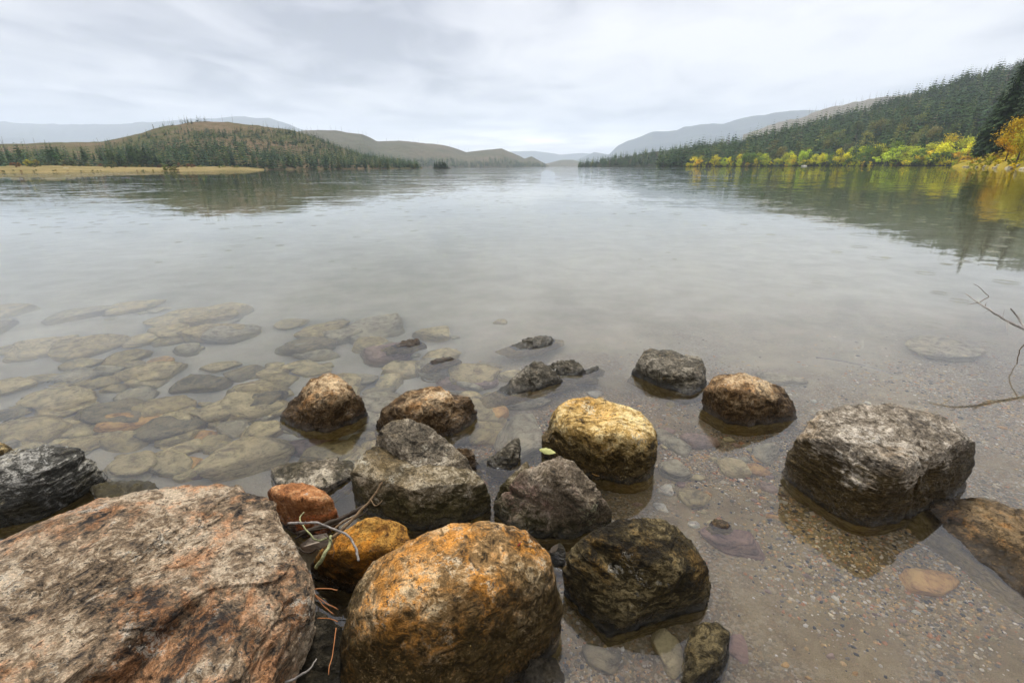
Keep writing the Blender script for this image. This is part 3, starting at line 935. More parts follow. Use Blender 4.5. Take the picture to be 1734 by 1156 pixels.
for i in range(165):
    u = rnd.uniform(1150, 1640)
    q = g_right(np.array([u]), np.array([0.005]))[0]
    cn, cc = rnd.choice([('green', GRN), ('lime', LIME), ('yellow', YEL), ('dark olive', (0.07, 0.09, 0.03)), ('brownish', (0.12, 0.09, 0.04)), ('dark olive', (0.06, 0.085, 0.03))])
    plant(SHR[rnd.randrange(4)], 'shrub', 'low ' + cn + ' shrub overhanging the right waterline', 'shrub', (q[0], q[1] - rnd.uniform(8, 14), 0.0), rnd.uniform(1.6, 5.5), vary(cc, 0.3), cn + ' shrubs along the right waterline')
# pale aspens higher on the slope
for i in range(26):
    u = rnd.uniform(1250, 1650)
    q = g_right(np.array([u]), np.array([rnd.uniform(0.06, 0.6)]))[0]
    plant(BRO[rnd.randrange(6)], 'aspen_tree', 'pale olive broadleaf tree showing between conifers up the right slope', 'tree', q, rnd.uniform(14, 22), vary(rnd.choice([(0.16, 0.17, 0.05), (0.22, 0.21, 0.06), (0.12, 0.14, 0.05)])), 'pale trees up the right slope')

# --- right edge: tall firs, yellow trees, shrubs, shoreline rocks
for u, v, top, D, k, lab in [(1690, 250, 74, 170, 0, 'tallest dark fir rising against the sky at the right edge'),
                             (1668, 256, 150, 185, 1, 'shorter dark fir just left of the tallest fir at the right edge'),
                             (1725, 245, 96, 160, 2, 'dark fir cut by the right edge of the view'),
                             (1655, 262, 195, 200, 1, 'leftmost and lowest fir of the dark clump at the right edge'),
                             (1765, 240, 90, 150, 0, 'dark fir outermost at the right edge')]:
    p = PD(u, v, D)
    h = PD(u, top, D)[2] - p[2]
    plant(BIGC[k], 'fir_tree', lab, 'fir', (p[0], p[1], p[2] - 0.5), h + 0.5, vary((0.022, 0.036, 0.014), 0.15), None, 1.05)
for u, v, top, D, cc, lab in [(1722, 272, 196, 128, (0.52, 0.36, 0.02), 'golden yellow leafy tree at the right edge above the rocks'),
                              (1752, 275, 180, 118, (0.42, 0.38, 0.03), 'lime yellow leafy tree cut by the right edge'),
                              (1704, 268, 222, 140, (0.55, 0.30, 0.015), 'small orange leaved tree below the tall firs')]:
    p = PD(u, v, D)
    h = PD(u, top, D)[2] - p[2]
    plant(BIGB[rnd.randrange(3)], 'aspen_tree', lab, 'tree', (p[0], p[1], p[2] - 0.4), h + 0.4, cc, None, 1.0)
for i in range(70):
    u = rnd.uniform(1640, 1800)
    q = g_bank(np.array([u]), np.array([rnd.uniform(0.06, 0.8)]))[0]
    cc = rnd.choice([YEL, LIME, ORG, (0.30, 0.30, 0.03), (0.15, 0.18, 0.03), (0.38, 0.33, 0.03)])
    plant(SHR[rnd.randrange(4)], 'shrub', 'low yellow or orange shrub on the bank at the right edge', 'shrub', (q[0], q[1], q[2] - 0.3), rnd.uniform(0.9, 2.4), vary(cc, 0.2), 'shrubs on the right bank', 1.1)

# ------------------------------------------------------------------ rocks
_ico = {}


def ico(level):
    if level not in _ico:
        bm = bmesh.new()
        bmesh.ops.create_icosphere(bm, subdivisions=level, radius=1)
        bm.verts.ensure_lookup_table()
        V = np.array([v.co[:] for v in bm.verts])
        F = np.array([[v.index for v in f.verts] for f in bm.faces])
        bm.free()
        V /= np.linalg.norm(V, axis=1)[:, None]
        _ico[level] = (V, F)
    return _ico[level]


def hull_planes(pts, ang=9):
    bm = bmesh.new()
    for p in pts:
        bm.verts.new(tuple(p))
    r_ = bmesh.ops.convex_hull(bm, input=bm.verts)
    junk = list({e for e in list(r_['geom_interior']) + list(r_['geom_unused']) if isinstance(e, bmesh.types.BMVert)})
    bmesh.ops.delete(bm, geom=junk, context='VERTS')
    bmesh.ops.recalc_face_normals(bm, faces=bm.faces)
    bmesh.ops.dissolve_limit(bm, angle_limit=math.radians(ang), verts=bm.verts, edges=bm.edges)
    N, Dv, = [], []
    for f in bm.faces:
        f.normal_update()
        n = np.array(f.normal[:])
        N.append(n)
        Dv.append(max(np.dot(n, v.co[:]) for v in f.verts))
    bm.free()
    return np.array(N), np.array(Dv)


def chip(N, D, center, k, amt, seed):
    """knock flat chips off the edges: extra planes just inside the hull's support"""
    r_ = random.Random(seed)
    dirs = ico(4)[0]
    d_ = np.maximum(D - N @ center, 0.012)
    sup = np.min(np.where(dirs @ N.T > 1e-3, d_[None, :] / np.maximum(dirs @ N.T, 1e-3), 1e9), axis=1)
    S_ = dirs * sup[:, None]
    NN, DD = [], []
    for i in range(k):
        n = np.array([r_.gauss(0, 1), r_.gauss(0, 1), r_.gauss(0.35, 0.8)])
        n /= np.linalg.norm(n)
        h = (S_ @ n).max()
        NN.append(n)
        DD.append(h * (1 - amt * r_.uniform(0.3, 1.0)) + n @ center)
    return np.concatenate([N, NN]), np.concatenate([D, DD])


def rock_verts(N, D, center, level, p, lump=0.05, size=0.4, fine=0.012, strata=0.0, sdir=(0, 0, 1), seed=0, dents=(), cracks=(), notches=0, notch=0.06):
    dirs, F = ico(level)
    d_ = D - N @ center
    d_ = np.maximum(d_, 0.012)
    g = np.zeros(len(dirs))
    for n, dd in zip(N, d_):
        g += (np.maximum(dirs @ n, 0) / dd) ** p
    r = g ** (-1.0 / p) * (1 + 0.35 / p)
    # broken ledges: wedges knocked out of the upper edges leave a tread and a riser
    rn = random.Random(seed * 7 + 1)
    for k in range(notches):
        a = rn.random() * 6.283
        dq = np.array([math.cos(a), math.sin(a), rn.uniform(0.15, 0.9)])
        dq /= np.linalg.norm(dq)
        tmax = np.min(np.where(N @ dq > 1e-3, d_ / np.maximum(N @ dq, 1e-3), 1e9))
        q_ = dq * (tmax - notch * size * rn.uniform(0.5, 1.2))
        n1_ = np.array([rn.gauss(0, 0.25), rn.gauss(0, 0.25), 1.0])
        n2_ = np.array([math.cos(a + rn.uniform(-0.5, 0.5)), math.sin(a + rn.uniform(-0.5, 0.5)), rn.uniform(-0.1, 0.45)])
        n1_, n2_ = n1_ / np.linalg.norm(n1_), n2_ / np.linalg.norm(n2_)
        wob = 1 + 0.05 * fbm(dirs * 5, 3, seed + k * 13)
        c1, c2 = dirs @ n1_, dirs @ n2_
        t1 = np.where(c1 > 0.02, (q_ @ n1_) / np.maximum(c1, 0.02), 0.0)
        t2 = np.where(c2 > 0.02, (q_ @ n2_) / np.maximum(c2, 0.02), 0.0)
        t1 = np.where((c1 <= 0.02), 1e9, t1)
        t2 = np.where((c2 <= 0.02), 1e9, t2)
        cut = np.maximum(t1, t2) * wob
        r = np.where(cut > 0.3 * r, np.minimum(r, cut), r)
    V = center + dirs * r[:, None]
    q = V / size
    disp = lump * size * (0.45 * fbm(q * 1.7, 3, seed) + 0.40 * (0.5 - np.abs(fbm(q * 3.6, 3, seed + 50)) * 2))
    disp += fine * (fbm(V * 22, 4, seed + 90, 0.55) + 0.5 * fbm(V * 70, 3, seed + 130))
    # chipped facets: flattened plateaux where a cell noise steps
    st_n = fbm(q * 2.6 + 9, 2, seed + 200)
    disp += 0.9 * lump * size * (np.round(st_n * 3.5) / 3.5 - st_n)
    if strata:
        s = np.array(sdir, float)
        s /= np.linalg.norm(s)
        h = (V @ s)
        qq = V * 3.0 + s * (h * 26)[:, None]
        disp += strata * fbm(qq, 4, seed + 300, 0.6)
        qq = V * 2.2 + s * (h * 9)[:, None]
        f2 = fbm(qq, 2, seed + 330)
        disp += strata * 1.6 * (np.round(f2 * 4) / 4 - f2 * 0.6)
    for (c, rad, dep) in dents:
        dd = np.linalg.norm(V - c, axis=1)
        disp -= dep * np.exp(-(dd / rad) ** 2)
    for (poly, wid, dep) in cracks:
        best = np.full(len(V), 1e9)
        jit = 0.012 * np.stack([fbm(V * 16, 2, seed + 7), fbm(V * 16, 2, seed + 8), fbm(V * 16, 2, seed + 9)], -1)
        for a, c in zip(poly[:-1], poly[1:]):
            ab = c - a
            t = np.clip(((V + jit - a) @ ab) / (ab @ ab), 0, 1)
            best = np.minimum(best, np.linalg.norm(V + jit - a - t[:, None] * ab, axis=1))
        disp -= dep * np.exp(-(best / wid) ** 2)
    V = V + dirs * disp[:, None]
    return V, F


RV = {}


def boulder(label, pts, mat, level=7, p=16, depth=0.16, lump=0.05, fine=0.008, strata=0.0, sdir=(0.2, -0.3, 1), seed=1, dents=(), cracks=(), name='boulder', ang=9, spread=1.05, foot=True, chips=4, chip_amt=0.12, notches=3, notch=0.05):
    W = [P(*q) for q in pts]
    W = np.array(W)
    cxy = W[:, :2].mean(0)
    low = []
    for q in W:
        o2 = cxy + (q[:2] - cxy) * spread
        low.append([o2[0], o2[1], -depth])
        if q[2] > 0.05 and foot:
            o3 = cxy + (q[:2] - cxy) * (0.5 + 0.5 * spread)
            low.append([o3[0], o3[1], 0.0 if q[2] < 0.15 else q[2] * 0.3])
    A = np.array(list(W) + low)
    N, D = hull_planes(A, ang)
    lo, hi = A.min(0), A.max(0)
    cen = np.array([(lo[0] + hi[0]) / 2, (lo[1] + hi[1]) / 2, (hi[2] - depth) * 0.5 * (0.9 if foot else 1.0)])
    cen[:2] = 0.5 * cen[:2] + 0.5 * A[:, :2].mean(0)
    size = float(np.mean(hi[:2] - lo[:2]))
    dn_ = [(P(*c), r, k) for c, r, k in dents]
    cr_ = [(np.array([P(*c) for c in poly]), wd, dp) for poly, wd, dp in cracks]
    if chips:
        N, D = chip(N, D, cen, chips, chip_amt, seed)
    V, F = rock_verts(N, D, cen, level, p * 1.8, lump, size, fine, strata, sdir, seed, dn_, cr_, notches, notch)
    org = np.array([cen[0], cen[1], 0.0])
    ob = link(name, mesh_from(name, V - org, F, mat), loc=org)
    tag(ob, label, 'boulder' if name == 'boulder' else 'stone')
    return ob


m_slab = rockmat('banded_slab_rock', (0.050, 0.040, 0.032), (0.30, 0.21, 0.125), (0.56, 0.44, 0.30), accent=(0.43, 0.165, 0.048), acc_amt=0.56, lichen=(0.68, 0.61, 0.48), lich_amt=0.62, level=-0.10, fol=(0.5, 0.25, 0.6), stretch=4.0, seed=3.1, fleck=0.85, bump=1.8, contrast=1.45, crack=0.9)
m_gold = rockmat('rounded_ochre_rock', (0.060, 0.034, 0.013), (0.33, 0.195, 0.075), (0.62, 0.46, 0.26), accent=(0.50, 0.20, 0.022), acc_amt=0.78, lichen=(0.72, 0.58, 0.38), lich_amt=0.75, algae=(0.026, 0.016, 0.003), level=0.215, soft=0.12, fol=(0.2, 0.5, 0.2), stretch=2.2, seed=7.7, fleck=0.85, bump=1.0, contrast=1.3)
m_gold2 = rockmat('golden_rock', (0.085, 0.048, 0.014), (0.46, 0.29, 0.085), (0.70, 0.52, 0.24), accent=(0.54, 0.27, 0.04), acc_amt=0.5, lichen=(0.74, 0.63, 0.40), lich_amt=0.8, algae=(0.026, 0.016, 0.003), level=0.15, soft=0.08, fol=(0.4, 0.1, 0.2), stretch=1.8, seed=12.3, fleck=0.7, bump=0.9)
m_darkg = rockmat('mossy_dark_rock', (0.014, 0.010, 0.004), (0.060, 0.043, 0.016), (0.19, 0.145, 0.068), accent=(0.15, 0.08, 0.014), acc_amt=0.5, lichen=(0.50, 0.46, 0.37), lich_amt=0.18, algae=(0.016, 0.012, 0.004), level=0.06, soft=0.12, fol=(0.5, -0.3, 0.4), stretch=4.0, seed=17.9, fleck=0.8, bump=1.2, rough=0.62, contrast=1.4)
m_gneiss = rockmat('grey_gneiss', (0.055, 0.043, 0.030), (0.27, 0.22, 0.155), (0.56, 0.485, 0.38), accent=(0.26, 0.14, 0.035), acc_amt=0.4, lichen=(0.70, 0.63, 0.52), lich_amt=0.55, algae=(0.036, 0.023, 0.006), level=0.185, soft=0.05, fol=(0.35, 0.15, -0.3), stretch=5.0, seed=22.2, fleck=0.75, bump=1.4, contrast=1.3)
m_grey = rockmat('weathered_grey_rock', (0.034, 0.030, 0.022), (0.115, 0.098, 0.068), (0.27, 0.235, 0.175), accent=(0.15, 0.09, 0.03), acc_amt=0.4, lichen=(0.42, 0.39, 0.31), lich_amt=0.4, algae=(0.022, 0.017, 0.007), level=0.05, soft=0.08, fol=(0.3, 0.5, 0.1), stretch=3.0, seed=27.0, fleck=0.75)
m_olive = rockmat('olive_mossy_rock', (0.038, 0.029, 0.014), (0.165, 0.125, 0.068), (0.38, 0.315, 0.21), accent=(0.14, 0.088, 0.025), acc_amt=0.5, lichen=(0.52, 0.47, 0.35), lich_amt=0.5, algae=(0.030, 0.023, 0.006), level=0.11, soft=0.06, fol=(0.6, 0.2, 0.8), stretch=2.5, seed=31.4, fleck=0.75)
m_tilt = rockmat('grey_tilted_slab', (0.042, 0.034, 0.022), (0.21, 0.17, 0.115), (0.46, 0.395, 0.29), accent=(0.17, 0.11, 0.03), acc_amt=0.35, lichen=(0.56, 0.52, 0.40), lich_amt=0.5, algae=(0.030, 0.023, 0.006), level=0.02, soft=0.06, fol=(0.2, 0.6, 0.3), stretch=2.0, seed=33.3, fleck=0.75, contrast=1.3)
m_purple = rockmat('purplish_mossy_rock', (0.040, 0.031, 0.018), (0.145, 0.108, 0.068), (0.29, 0.235, 0.165), accent=(0.18, 0.075, 0.06), acc_amt=0.4, lichen=(0.40, 0.38, 0.22), lich_amt=0.45, algae=(0.028, 0.023, 0.007), level=0.05, soft=0.07, fol=(0.1, 0.9, 0.2), stretch=1.6, seed=36.6, fleck=0.7)
m_rust = rockmat('rusty_rock', (0.14, 0.050, 0.016), (0.40, 0.165, 0.055), (0.56, 0.31, 0.14), accent=(0.47, 0.12, 0.03), acc_amt=0.7, lichen=(0.64, 0.60, 0.54), lich_amt=0.3, algae=(0.050, 0.018, 0.005), level=0.04, soft=0.06, fol=(0.1, 0.3, 0.2), stretch=1.5, seed=41.0, fleck=0.4)
m_brown = rockmat('brown_tan_rock', (0.050, 0.028, 0.011), (0.24, 0.135, 0.052), (0.50, 0.36, 0.20), accent=(0.34, 0.14, 0.025), acc_amt=0.55, lichen=(0.66, 0.55, 0.40), lich_amt=0.5, algae=(0.030, 0.016, 0.004), level=0.13, soft=0.10, fol=(0.7, 0.1, 0.2), stretch=2.0, seed=46.5, fleck=0.75)
m_wetor = rockmat('wet_orange_rock', (0.040, 0.017, 0.004), (0.20, 0.085, 0.012), (0.42, 0.22, 0.045), accent=(0.38, 0.14, 0.010), acc_amt=0.8, lichen=(0.44, 0.32, 0.12), lich_amt=0.3, algae=(0.022, 0.012, 0.002), level=0.09, soft=0.09, fol=(0.7, 0.1, 0.2), stretch=1.7, seed=50.5, fleck=0.85, rough=0.5)
m_slate = rockmat('striped_slate_rock', (0.024, 0.023, 0.019), (0.080, 0.075, 0.060), (0.38, 0.36, 0.31), accent=(0.16, 0.12, 0.03), acc_amt=0.35, lichen=(0.58, 0.56, 0.50), lich_amt=0.4, algae=(0.018, 0.015, 0.007), level=0.05, soft=0.06, fol=(0.9, 0.5, 0.5), stretch=7.0, seed=55.0, fleck=0.6)
m_wetdk = rockmat('wet_speckled_rock', (0.018, 0.012, 0.005), (0.085, 0.055, 0.024), (0.22, 0.15, 0.075), accent=(0.26, 0.11, 0.02), acc_amt=0.55, lichen=(0.40, 0.33, 0.20), lich_amt=0.4, algae=(0.022, 0.015, 0.004), level=-0.05, soft=0.05, fol=(0.2, 0.2, 0.6), stretch=3.0, seed=60.0, fleck=0.85, rough=0.4)
m_black = rockmat('black_wet_rock', (0.008, 0.007, 0.004), (0.022, 0.018, 0.010), (0.06, 0.050, 0.034), accent=(0.05, 0.03, 0.01), acc_amt=0.3, lichen=(0.14, 0.13, 0.10), lich_amt=0.1, level=0.0, seed=65.0, fleck=0.6, rough=0.5)

# foreground
boulder('large flat banded brown boulder filling the lower left corner',
        [(-60, 945, .22), (0, 926, .25), (60, 893, .27), (150, 852, .27), (240, 822, .27), (330, 808, .27), (420, 830, .26), (458, 852, .25), (500, 920, .24), (537, 990, .20), (515, 1055, .19), (470, 1120, .20), (420, 1190, .22), (200, 1330, .30), (-150, 1250, .32), (-220, 1050, .27)],
        m_slab, notches=4, notch=0.025, chips=3, chip_amt=0.03, level=8, p=22, depth=0.14, lump=0.035, fine=0.008, strata=0.010, sdir=(0.45, -0.25, 0.9), seed=3, spread=0.93,
        cracks=[([(320, 905, .26), (290, 960, .26), (240, 1020, .26), (180, 1075, .27), (140, 1130, .28)], 0.006, 0.016), ([(310, 868, .26), (270, 900, .26), (220, 930, .26)], 0.006, 0.010), ([(500, 1010, .22), (440, 1080, .22), (380, 1150, .24)], 0.008, 0.02), ([(455, 860, .25), (452, 900, .25), (470, 950, .24)], 0.010, 0.02)])
boulder('big rounded orange and ochre boulder at the bottom centre',
        [(572, 1010, .16), (590, 965, .20), (650, 925, .25), (720, 892, .28), (800, 873, .29), (850, 870, .29), (900, 882, .27), (932, 912, .24), (952, 965, .19), (963, 1020, .12), (955, 1075, .05), (930, 1105, .0), (885, 1165, .0), (640, 1230, 0), (565, 1190, .0), (562, 1080, .08), (600, 1060, .2), (700, 1010, .28), (800, 960, .31), (880, 990, .26), (760, 1120, .16)],
        m_gold, notches=1, notch=0.015, chips=4, chip_amt=0.04, level=7, p=6.5, depth=0.16, lump=0.035, fine=0.006, seed=9, spread=0.98,
        cracks=[([(725, 1000, .29), (745, 1030, .28), (735, 1060, .26), (755, 1080, .24)], 0.005, 0.012), ([(745, 1030, .28), (775, 1010, .29)], 0.004, 0.01)])
boulder('dark mossy boulder with a pale streak right of the big ochre boulder',
        [(952, 948, .12), (965, 920, .16), (1010, 893, .19), (1070, 868, .21), (1110, 863, .21), (1150, 880, .20), (1185, 920, .16), (1207, 970, .10), (1205, 1012, .03), (1165, 1035, 0), (1100, 1058, 0), (1030, 1080, 0), (1000, 1052, 0), (965, 995, 0), (1150, 960, .17), (1010, 940, .18), (1060, 905, .215)],
        m_darkg, level=7, p=22, depth=0.12, lump=0.05, fine=0.008, strata=0.005, sdir=(0.4, -0.5, 0.8), seed=15, spread=0.92)
boulder('big blocky grey gneiss boulder with a pale flat top on the right',
        [(1400, 680, .27), (1440, 673, .28), (1520, 680, .28), (1600, 706, .25), (1648, 735, .22), (1657, 752, .18), (1650, 790, .10), (1350, 737, .21), (1450, 768, .25), (1527, 790, .25), (1562, 778, .24), (1325, 797, 0), (1370, 842, 0), (1440, 886, 0), (1475, 893, 0), (1540, 880, 0), (1600, 845, 0), (1622, 828, 0), (1345, 770, .12)],
        m_gneiss, chips=3, chip_amt=0.06, level=7, p=26, depth=0.14, lump=0.045, fine=0.008, strata=0.007, sdir=(0.15, -0.2, 1), seed=22, spread=0.97,
        dents=[((1575, 800, .16), 0.06, 0.03), ((1380, 735, .2), 0.05, 0.02)],
        cracks=[([(1563, 778, .24), (1558, 810, .17), (1552, 850, .08)], 0.008, 0.02)])
boulder('low wet speckled slab awash at the right edge',
        [(1556, 862, -.01), (1600, 842, .02), (1660, 848, .045), (1734, 850, .06), (1830, 860, .06), (1850, 980, .05), (1760, 1015, .02), (1715, 990, .005), (1665, 950, .005), (1615, 905, .0), (1570, 890, -.02)],
        m_wetdk, level=6, p=20, depth=0.12, lump=0.05, fine=0.009, strata=0.006, seed=27, spread=1.45)
boulder('golden yellow boulder with a lit pale top in the middle',
        [(915, 720, .14), (925, 692, .19), (965, 670, .215), (1000, 668, .215), (1040, 680, .21), (1090, 694, .21), (1112, 725, .19), (1117, 765, .10), (1113, 795, .02), (1105, 803, 0), (1060, 812, 0), (1010, 800, 0), (960, 785, 0), (918, 765, .03), (913, 745, .08), (1000, 730, .22), (1080, 745, .2)],
        m_gold2, chips=4, chip_amt=0.07, level=7, p=11, depth=0.14, lump=0.05, fine=0.007, seed=33, dents=[((1010, 692, .23), 0.07, 0.022)], spread=0.97)
boulder('brown domed boulder in the water, furthest left of the emergent ones',
        [(475, 705, .02), (488, 685, .07), (515, 650, .15), (545, 633, .19), (575, 632, .19), (600, 650, .15), (617, 675, .09), (622, 690, .04), (600, 715, 0), (550, 730, 0), (505, 725, 0), (478, 712, 0), (560, 670, .17)],
        m_brown, notches=1, notch=0.03, chips=6, chip_amt=0.09, level=6, p=16, depth=0.14, lump=0.08, fine=0.009, seed=39)
boulder('brown rounded boulder just behind the olive slab pair',
        [(633, 725, 0), (640, 695, .08), (665, 668, .13), (720, 652, .155), (770, 650, .15), (800, 668, .11), (808, 688, .06), (800, 715, 0), (770, 735, 0), (700, 745, 0), (720, 690, .14)],
        m_brown, level=6, p=13, depth=0.14, lump=0.07, fine=0.008, seed=44, dents=[((770, 690, .12), 0.05, 0.02)])
boulder('olive grey blocky boulder with a flat ledge, under the tilted slab',
        [(594, 797, .145), (602, 778, .16), (632, 758, .17), (700, 765, .165), (780, 785, .14), (658, 818, .14), (699, 829, .135), (727, 818, .145), (810, 803, .135), (830, 816, .115), (833, 840, .05), (830, 866, .0), (780, 886, 0), (700, 898, 0), (640, 882, 0), (600, 846, 0), (594, 825, .07)],
        m_olive, notches=0, chips=2, chip_amt=0.04, level=7, p=30, depth=0.14, lump=0.03, fine=0.007, seed=49, spread=0.96, strata=0.004)
boulder('grey tilted slab leaning on the olive block',
        [(633, 757, .155), (671, 781, .14), (713, 804, .135), (803, 801, .12), (643, 727, .235), (664, 710, .26), (692, 709, .26), (723, 720, .25), (751, 744, .215), (796, 784, .155)],
        m_tilt, notches=0, chips=2, chip_amt=0.04, level=7, p=24, depth=-0.06, lump=0.035, fine=0.007, seed=54, strata=0.003, spread=0.95, foot=False)
boulder('small pale brown boulder half hidden behind the tilted slab',
        [(755, 765, .05), (770, 748, .09), (795, 748, .09), (812, 775, .04), (815, 790, 0), (790, 800, 0), (760, 795, 0)], m_brown, level=6, p=14, depth=0.12, lump=0.07, seed=58)
boulder('small dark pointed rock standing between the olive block and golden boulder',
        [(823, 775, .02), (850, 745, .07), (877, 728, .10), (881, 750, .06), (878, 780, .01), (860, 795, 0), (835, 790, 0)], m_grey, level=6, p=20, depth=0.14, lump=0.07, seed=63)
boulder('purplish peaked mossy boulder in front of the golden boulder',
        [(838, 850, .05), (880, 800, .16), (915, 785, .19), (945, 770, .215), (975, 782, .205), (1010, 820, .15), (1035, 865, .06), (1025, 880, 0), (960, 912, 0), (880, 905, 0), (840, 870, 0), (940, 800, .215), (1000, 860, .1)],
        m_purple, notches=1, notch=0.03, level=7, p=24, depth=0.14, lump=0.05, fine=0.007, seed=68, cracks=[([(905, 800, .19), (925, 790, .2), (940, 775, .215)], 0.012, 0.02)])
boulder('olive wedge of rock against the left side of the peaked boulder',
        [(835, 845, .02), (850, 820, .08), (890, 780, .15), (912, 770, .165), (925, 785, .15), (905, 830, .1), (860, 870, 0)], m_olive, level=6, p=18, depth=0.14, lump=0.05, seed=72)
boulder('small rusty orange boulder beside the tip of the large flat boulder',
        [(450, 835, .13), (462, 816, .15), (500, 812, .16), (540, 825, .15), (570, 850, .11), (568, 868, .05), (540, 888, 0), (490, 888, 0), (460, 875, .02), (500, 845, .16), (545, 850, .14)],
        m_rust, notches=0, level=6, p=14, depth=0.14, lump=0.05, fine=0.006, seed=77, spread=0.9)
boulder('flat grey rock just breaking the surface behind the rusty boulder',
        [(455, 800, .02), (465, 780, .04), (500, 772, .045), (570, 772, .04), (604, 782, .015), (600, 802, .01), (570, 815, .025), (545, 826, .03), (470, 818, .02)],
        m_tilt, level=6, p=22, depth=0.14, lump=0.03, fine=0.006, seed=81)
boulder('wet orange boulder wedged between the two largest foreground boulders',
        [(527, 945, .08), (560, 905, .14), (600, 880, .17), (640, 873, .175), (690, 888, .14), (700, 930, .12), (640, 980, .05), (560, 985, .0), (525, 965, .02), (600, 930, .17)],
        m_wetor, notches=0, level=6, p=12, depth=0.14, lump=0.05, fine=0.007, seed=86)
boulder('dark striped slate boulder at the left edge above the large slab',
        [(-60, 790, .14), (0, 775, .17), (40, 760, .18), (100, 752, .18), (150, 763, .14), (175, 775, .09), (172, 800, .03), (130, 845, 0), (60, 880, 0), (0, 893, 0), (-80, 900, 0), (60, 800, .17), (-20, 830, .12)],
        m_slate, level=7, p=20, depth=0.14, lump=0.05, fine=0.007, strata=0.010, sdir=(0.6, 0.2, 0.9), seed=91)
boulder('pale tan boulder corner behind the slate boulder at the left edge',
        [(-60, 760, .12), (-20, 742, .15), (10, 748, .15), (34, 765, .12), (30, 790, .02), (-40, 800, 0)], m_gold2, level=6, p=14, depth=0.14, lump=0.05, seed=95)
boulder('flat mossy rock awash between the slate boulder and the large slab',
        [(110, 850, -.01), (140, 825, .015), (190, 812, .025), (250, 812, .02), (275, 825, .01), (240, 850, 0), (180, 860, 0), (130, 862, -.01)], m_olive, level=6, p=22, depth=0.14, lump=0.03, seed=99)
boulder('dark grey flat topped boulder farthest out on the right',
        [(1066, 632, 0), (1080, 605, .10), (1092, 592, .135), (1130, 590, .14), (1170, 597, .125), (1195, 612, .10), (1199, 632, .04), (1190, 660, 0), (1165, 668, 0), (1120, 655, 0), (1110, 622, .1), (1180, 628, .09)],
        m_grey, level=6, p=20, depth=0.2, lump=0.05, fine=0.009, seed=104)
boulder('brown boulder touching the dark grey one, farther out on the right',
        [(1193, 655, .12), (1205, 636, .17), (1225, 632, .185), (1275, 636, .18), (1330, 656, .13), (1345, 680, .06), (1350, 708, 0), (1330, 713, 0), (1270, 720, 0), (1235, 708, 0), (1205, 688, 0), (1192, 680, .04), (1240, 660, .18), (1320, 680, .10)],
        m_brown, notches=0, chips=5, chip_amt=0.07, level=6, p=22, depth=0.18, lump=0.05, fine=0.008, seed=108)
for lab, pts_, mm in [
    ('small dark flat rock tip breaking the surface farthest out', [(866, 585, 0), (895, 572, .035), (930, 568, .035), (932, 575, .02), (910, 588, 0), (875, 592, 0)], m_grey),
    ('dark low rock with a pointed crest ahead of the golden boulder', [(848, 660, 0), (880, 635, .06), (905, 615, .11), (925, 620, .09), (946, 640, .03), (944, 648, 0), (900, 660, 0), (860, 668, 0)], m_grey),
    ('small dark rock behind the pointed crest rock', [(920, 622, .02), (940, 612, .05), (970, 611, .055), (985, 622, .03), (984, 634, 0), (950, 634, 0), (925, 628, 0)], m_grey),
    ('tiny rock sliver on the water right of the pointed crest rock', [(984, 632, 0), (1000, 624, .015), (1014, 621, .012), (1012, 627, 0), (995, 632, 0)], m_grey),
    ('reddish rock tip barely above water behind the domed boulder', [(665, 584, 0), (690, 577, .015), (706, 574, .022), (708, 580, .01), (695, 586, 0), (672, 588, 0)], m_brown),
    ('dark rock sliver barely above water behind the brown boulders', [(728, 614, 0), (745, 605, .012), (765, 601, .018), (768, 605, .01), (750, 612, 0), (735, 617, 0)], m_brown),
    ('small dark red stone tip above water right of the dark mossy boulder', [(1203, 885, 0), (1212, 877, .015), (1228, 877, .018), (1236, 886, .006), (1230, 893, 0), (1210, 892, 0)], m_wetdk),
]:
    boulder(lab, pts_, mm, notches=0, chips=3, level=6, p=18, depth=0.14, lump=0.09, fine=0.010, seed=len(lab) * 3, spread=1.9)
boulder('wet dark rock with a pink edge at the bottom edge of the view',
        [(1166, 1075, .03), (1190, 1050, .05), (1215, 1050, .05), (1237, 1072, .04), (1235, 1100, .01), (1215, 1160, .02), (1180, 1220, .03), (1150, 1180, .02), (1165, 1120, .02)],
        m_darkg, notches=1, level=6, p=18, depth=0.10, lump=0.05, fine=0.006, seed=121)
boulder('black wet rock in the gap between the two largest foreground boulders',
        [(455, 1100, .06), (500, 1040, .09), (550, 1035, .09), (585, 1070, .06), (580, 1160, .03), (480, 1220, .05), (430, 1180, .05)], m_black, level=6, p=12, depth=0.10, lump=0.07, seed=125)
boulder('dark wet stone low beside the bottom of the ochre boulder',
        [(880, 1130, .03), (915, 1105, .04), (945, 1112, .02), (955, 1150, .0), (930, 1200, .02), (890, 1210, .03)], m_black, level=6, p=12, depth=0.10, lump=0.06, seed=129)
boulder('small dark stone in the gap behind the ochre boulder',
        [(930, 930, .03), (945, 915, .06), (958, 925, .05), (955, 950, .02), (940, 958, .0)], m_black, notches=0, level=5, p=12, depth=0.10, lump=0.06, seed=131)

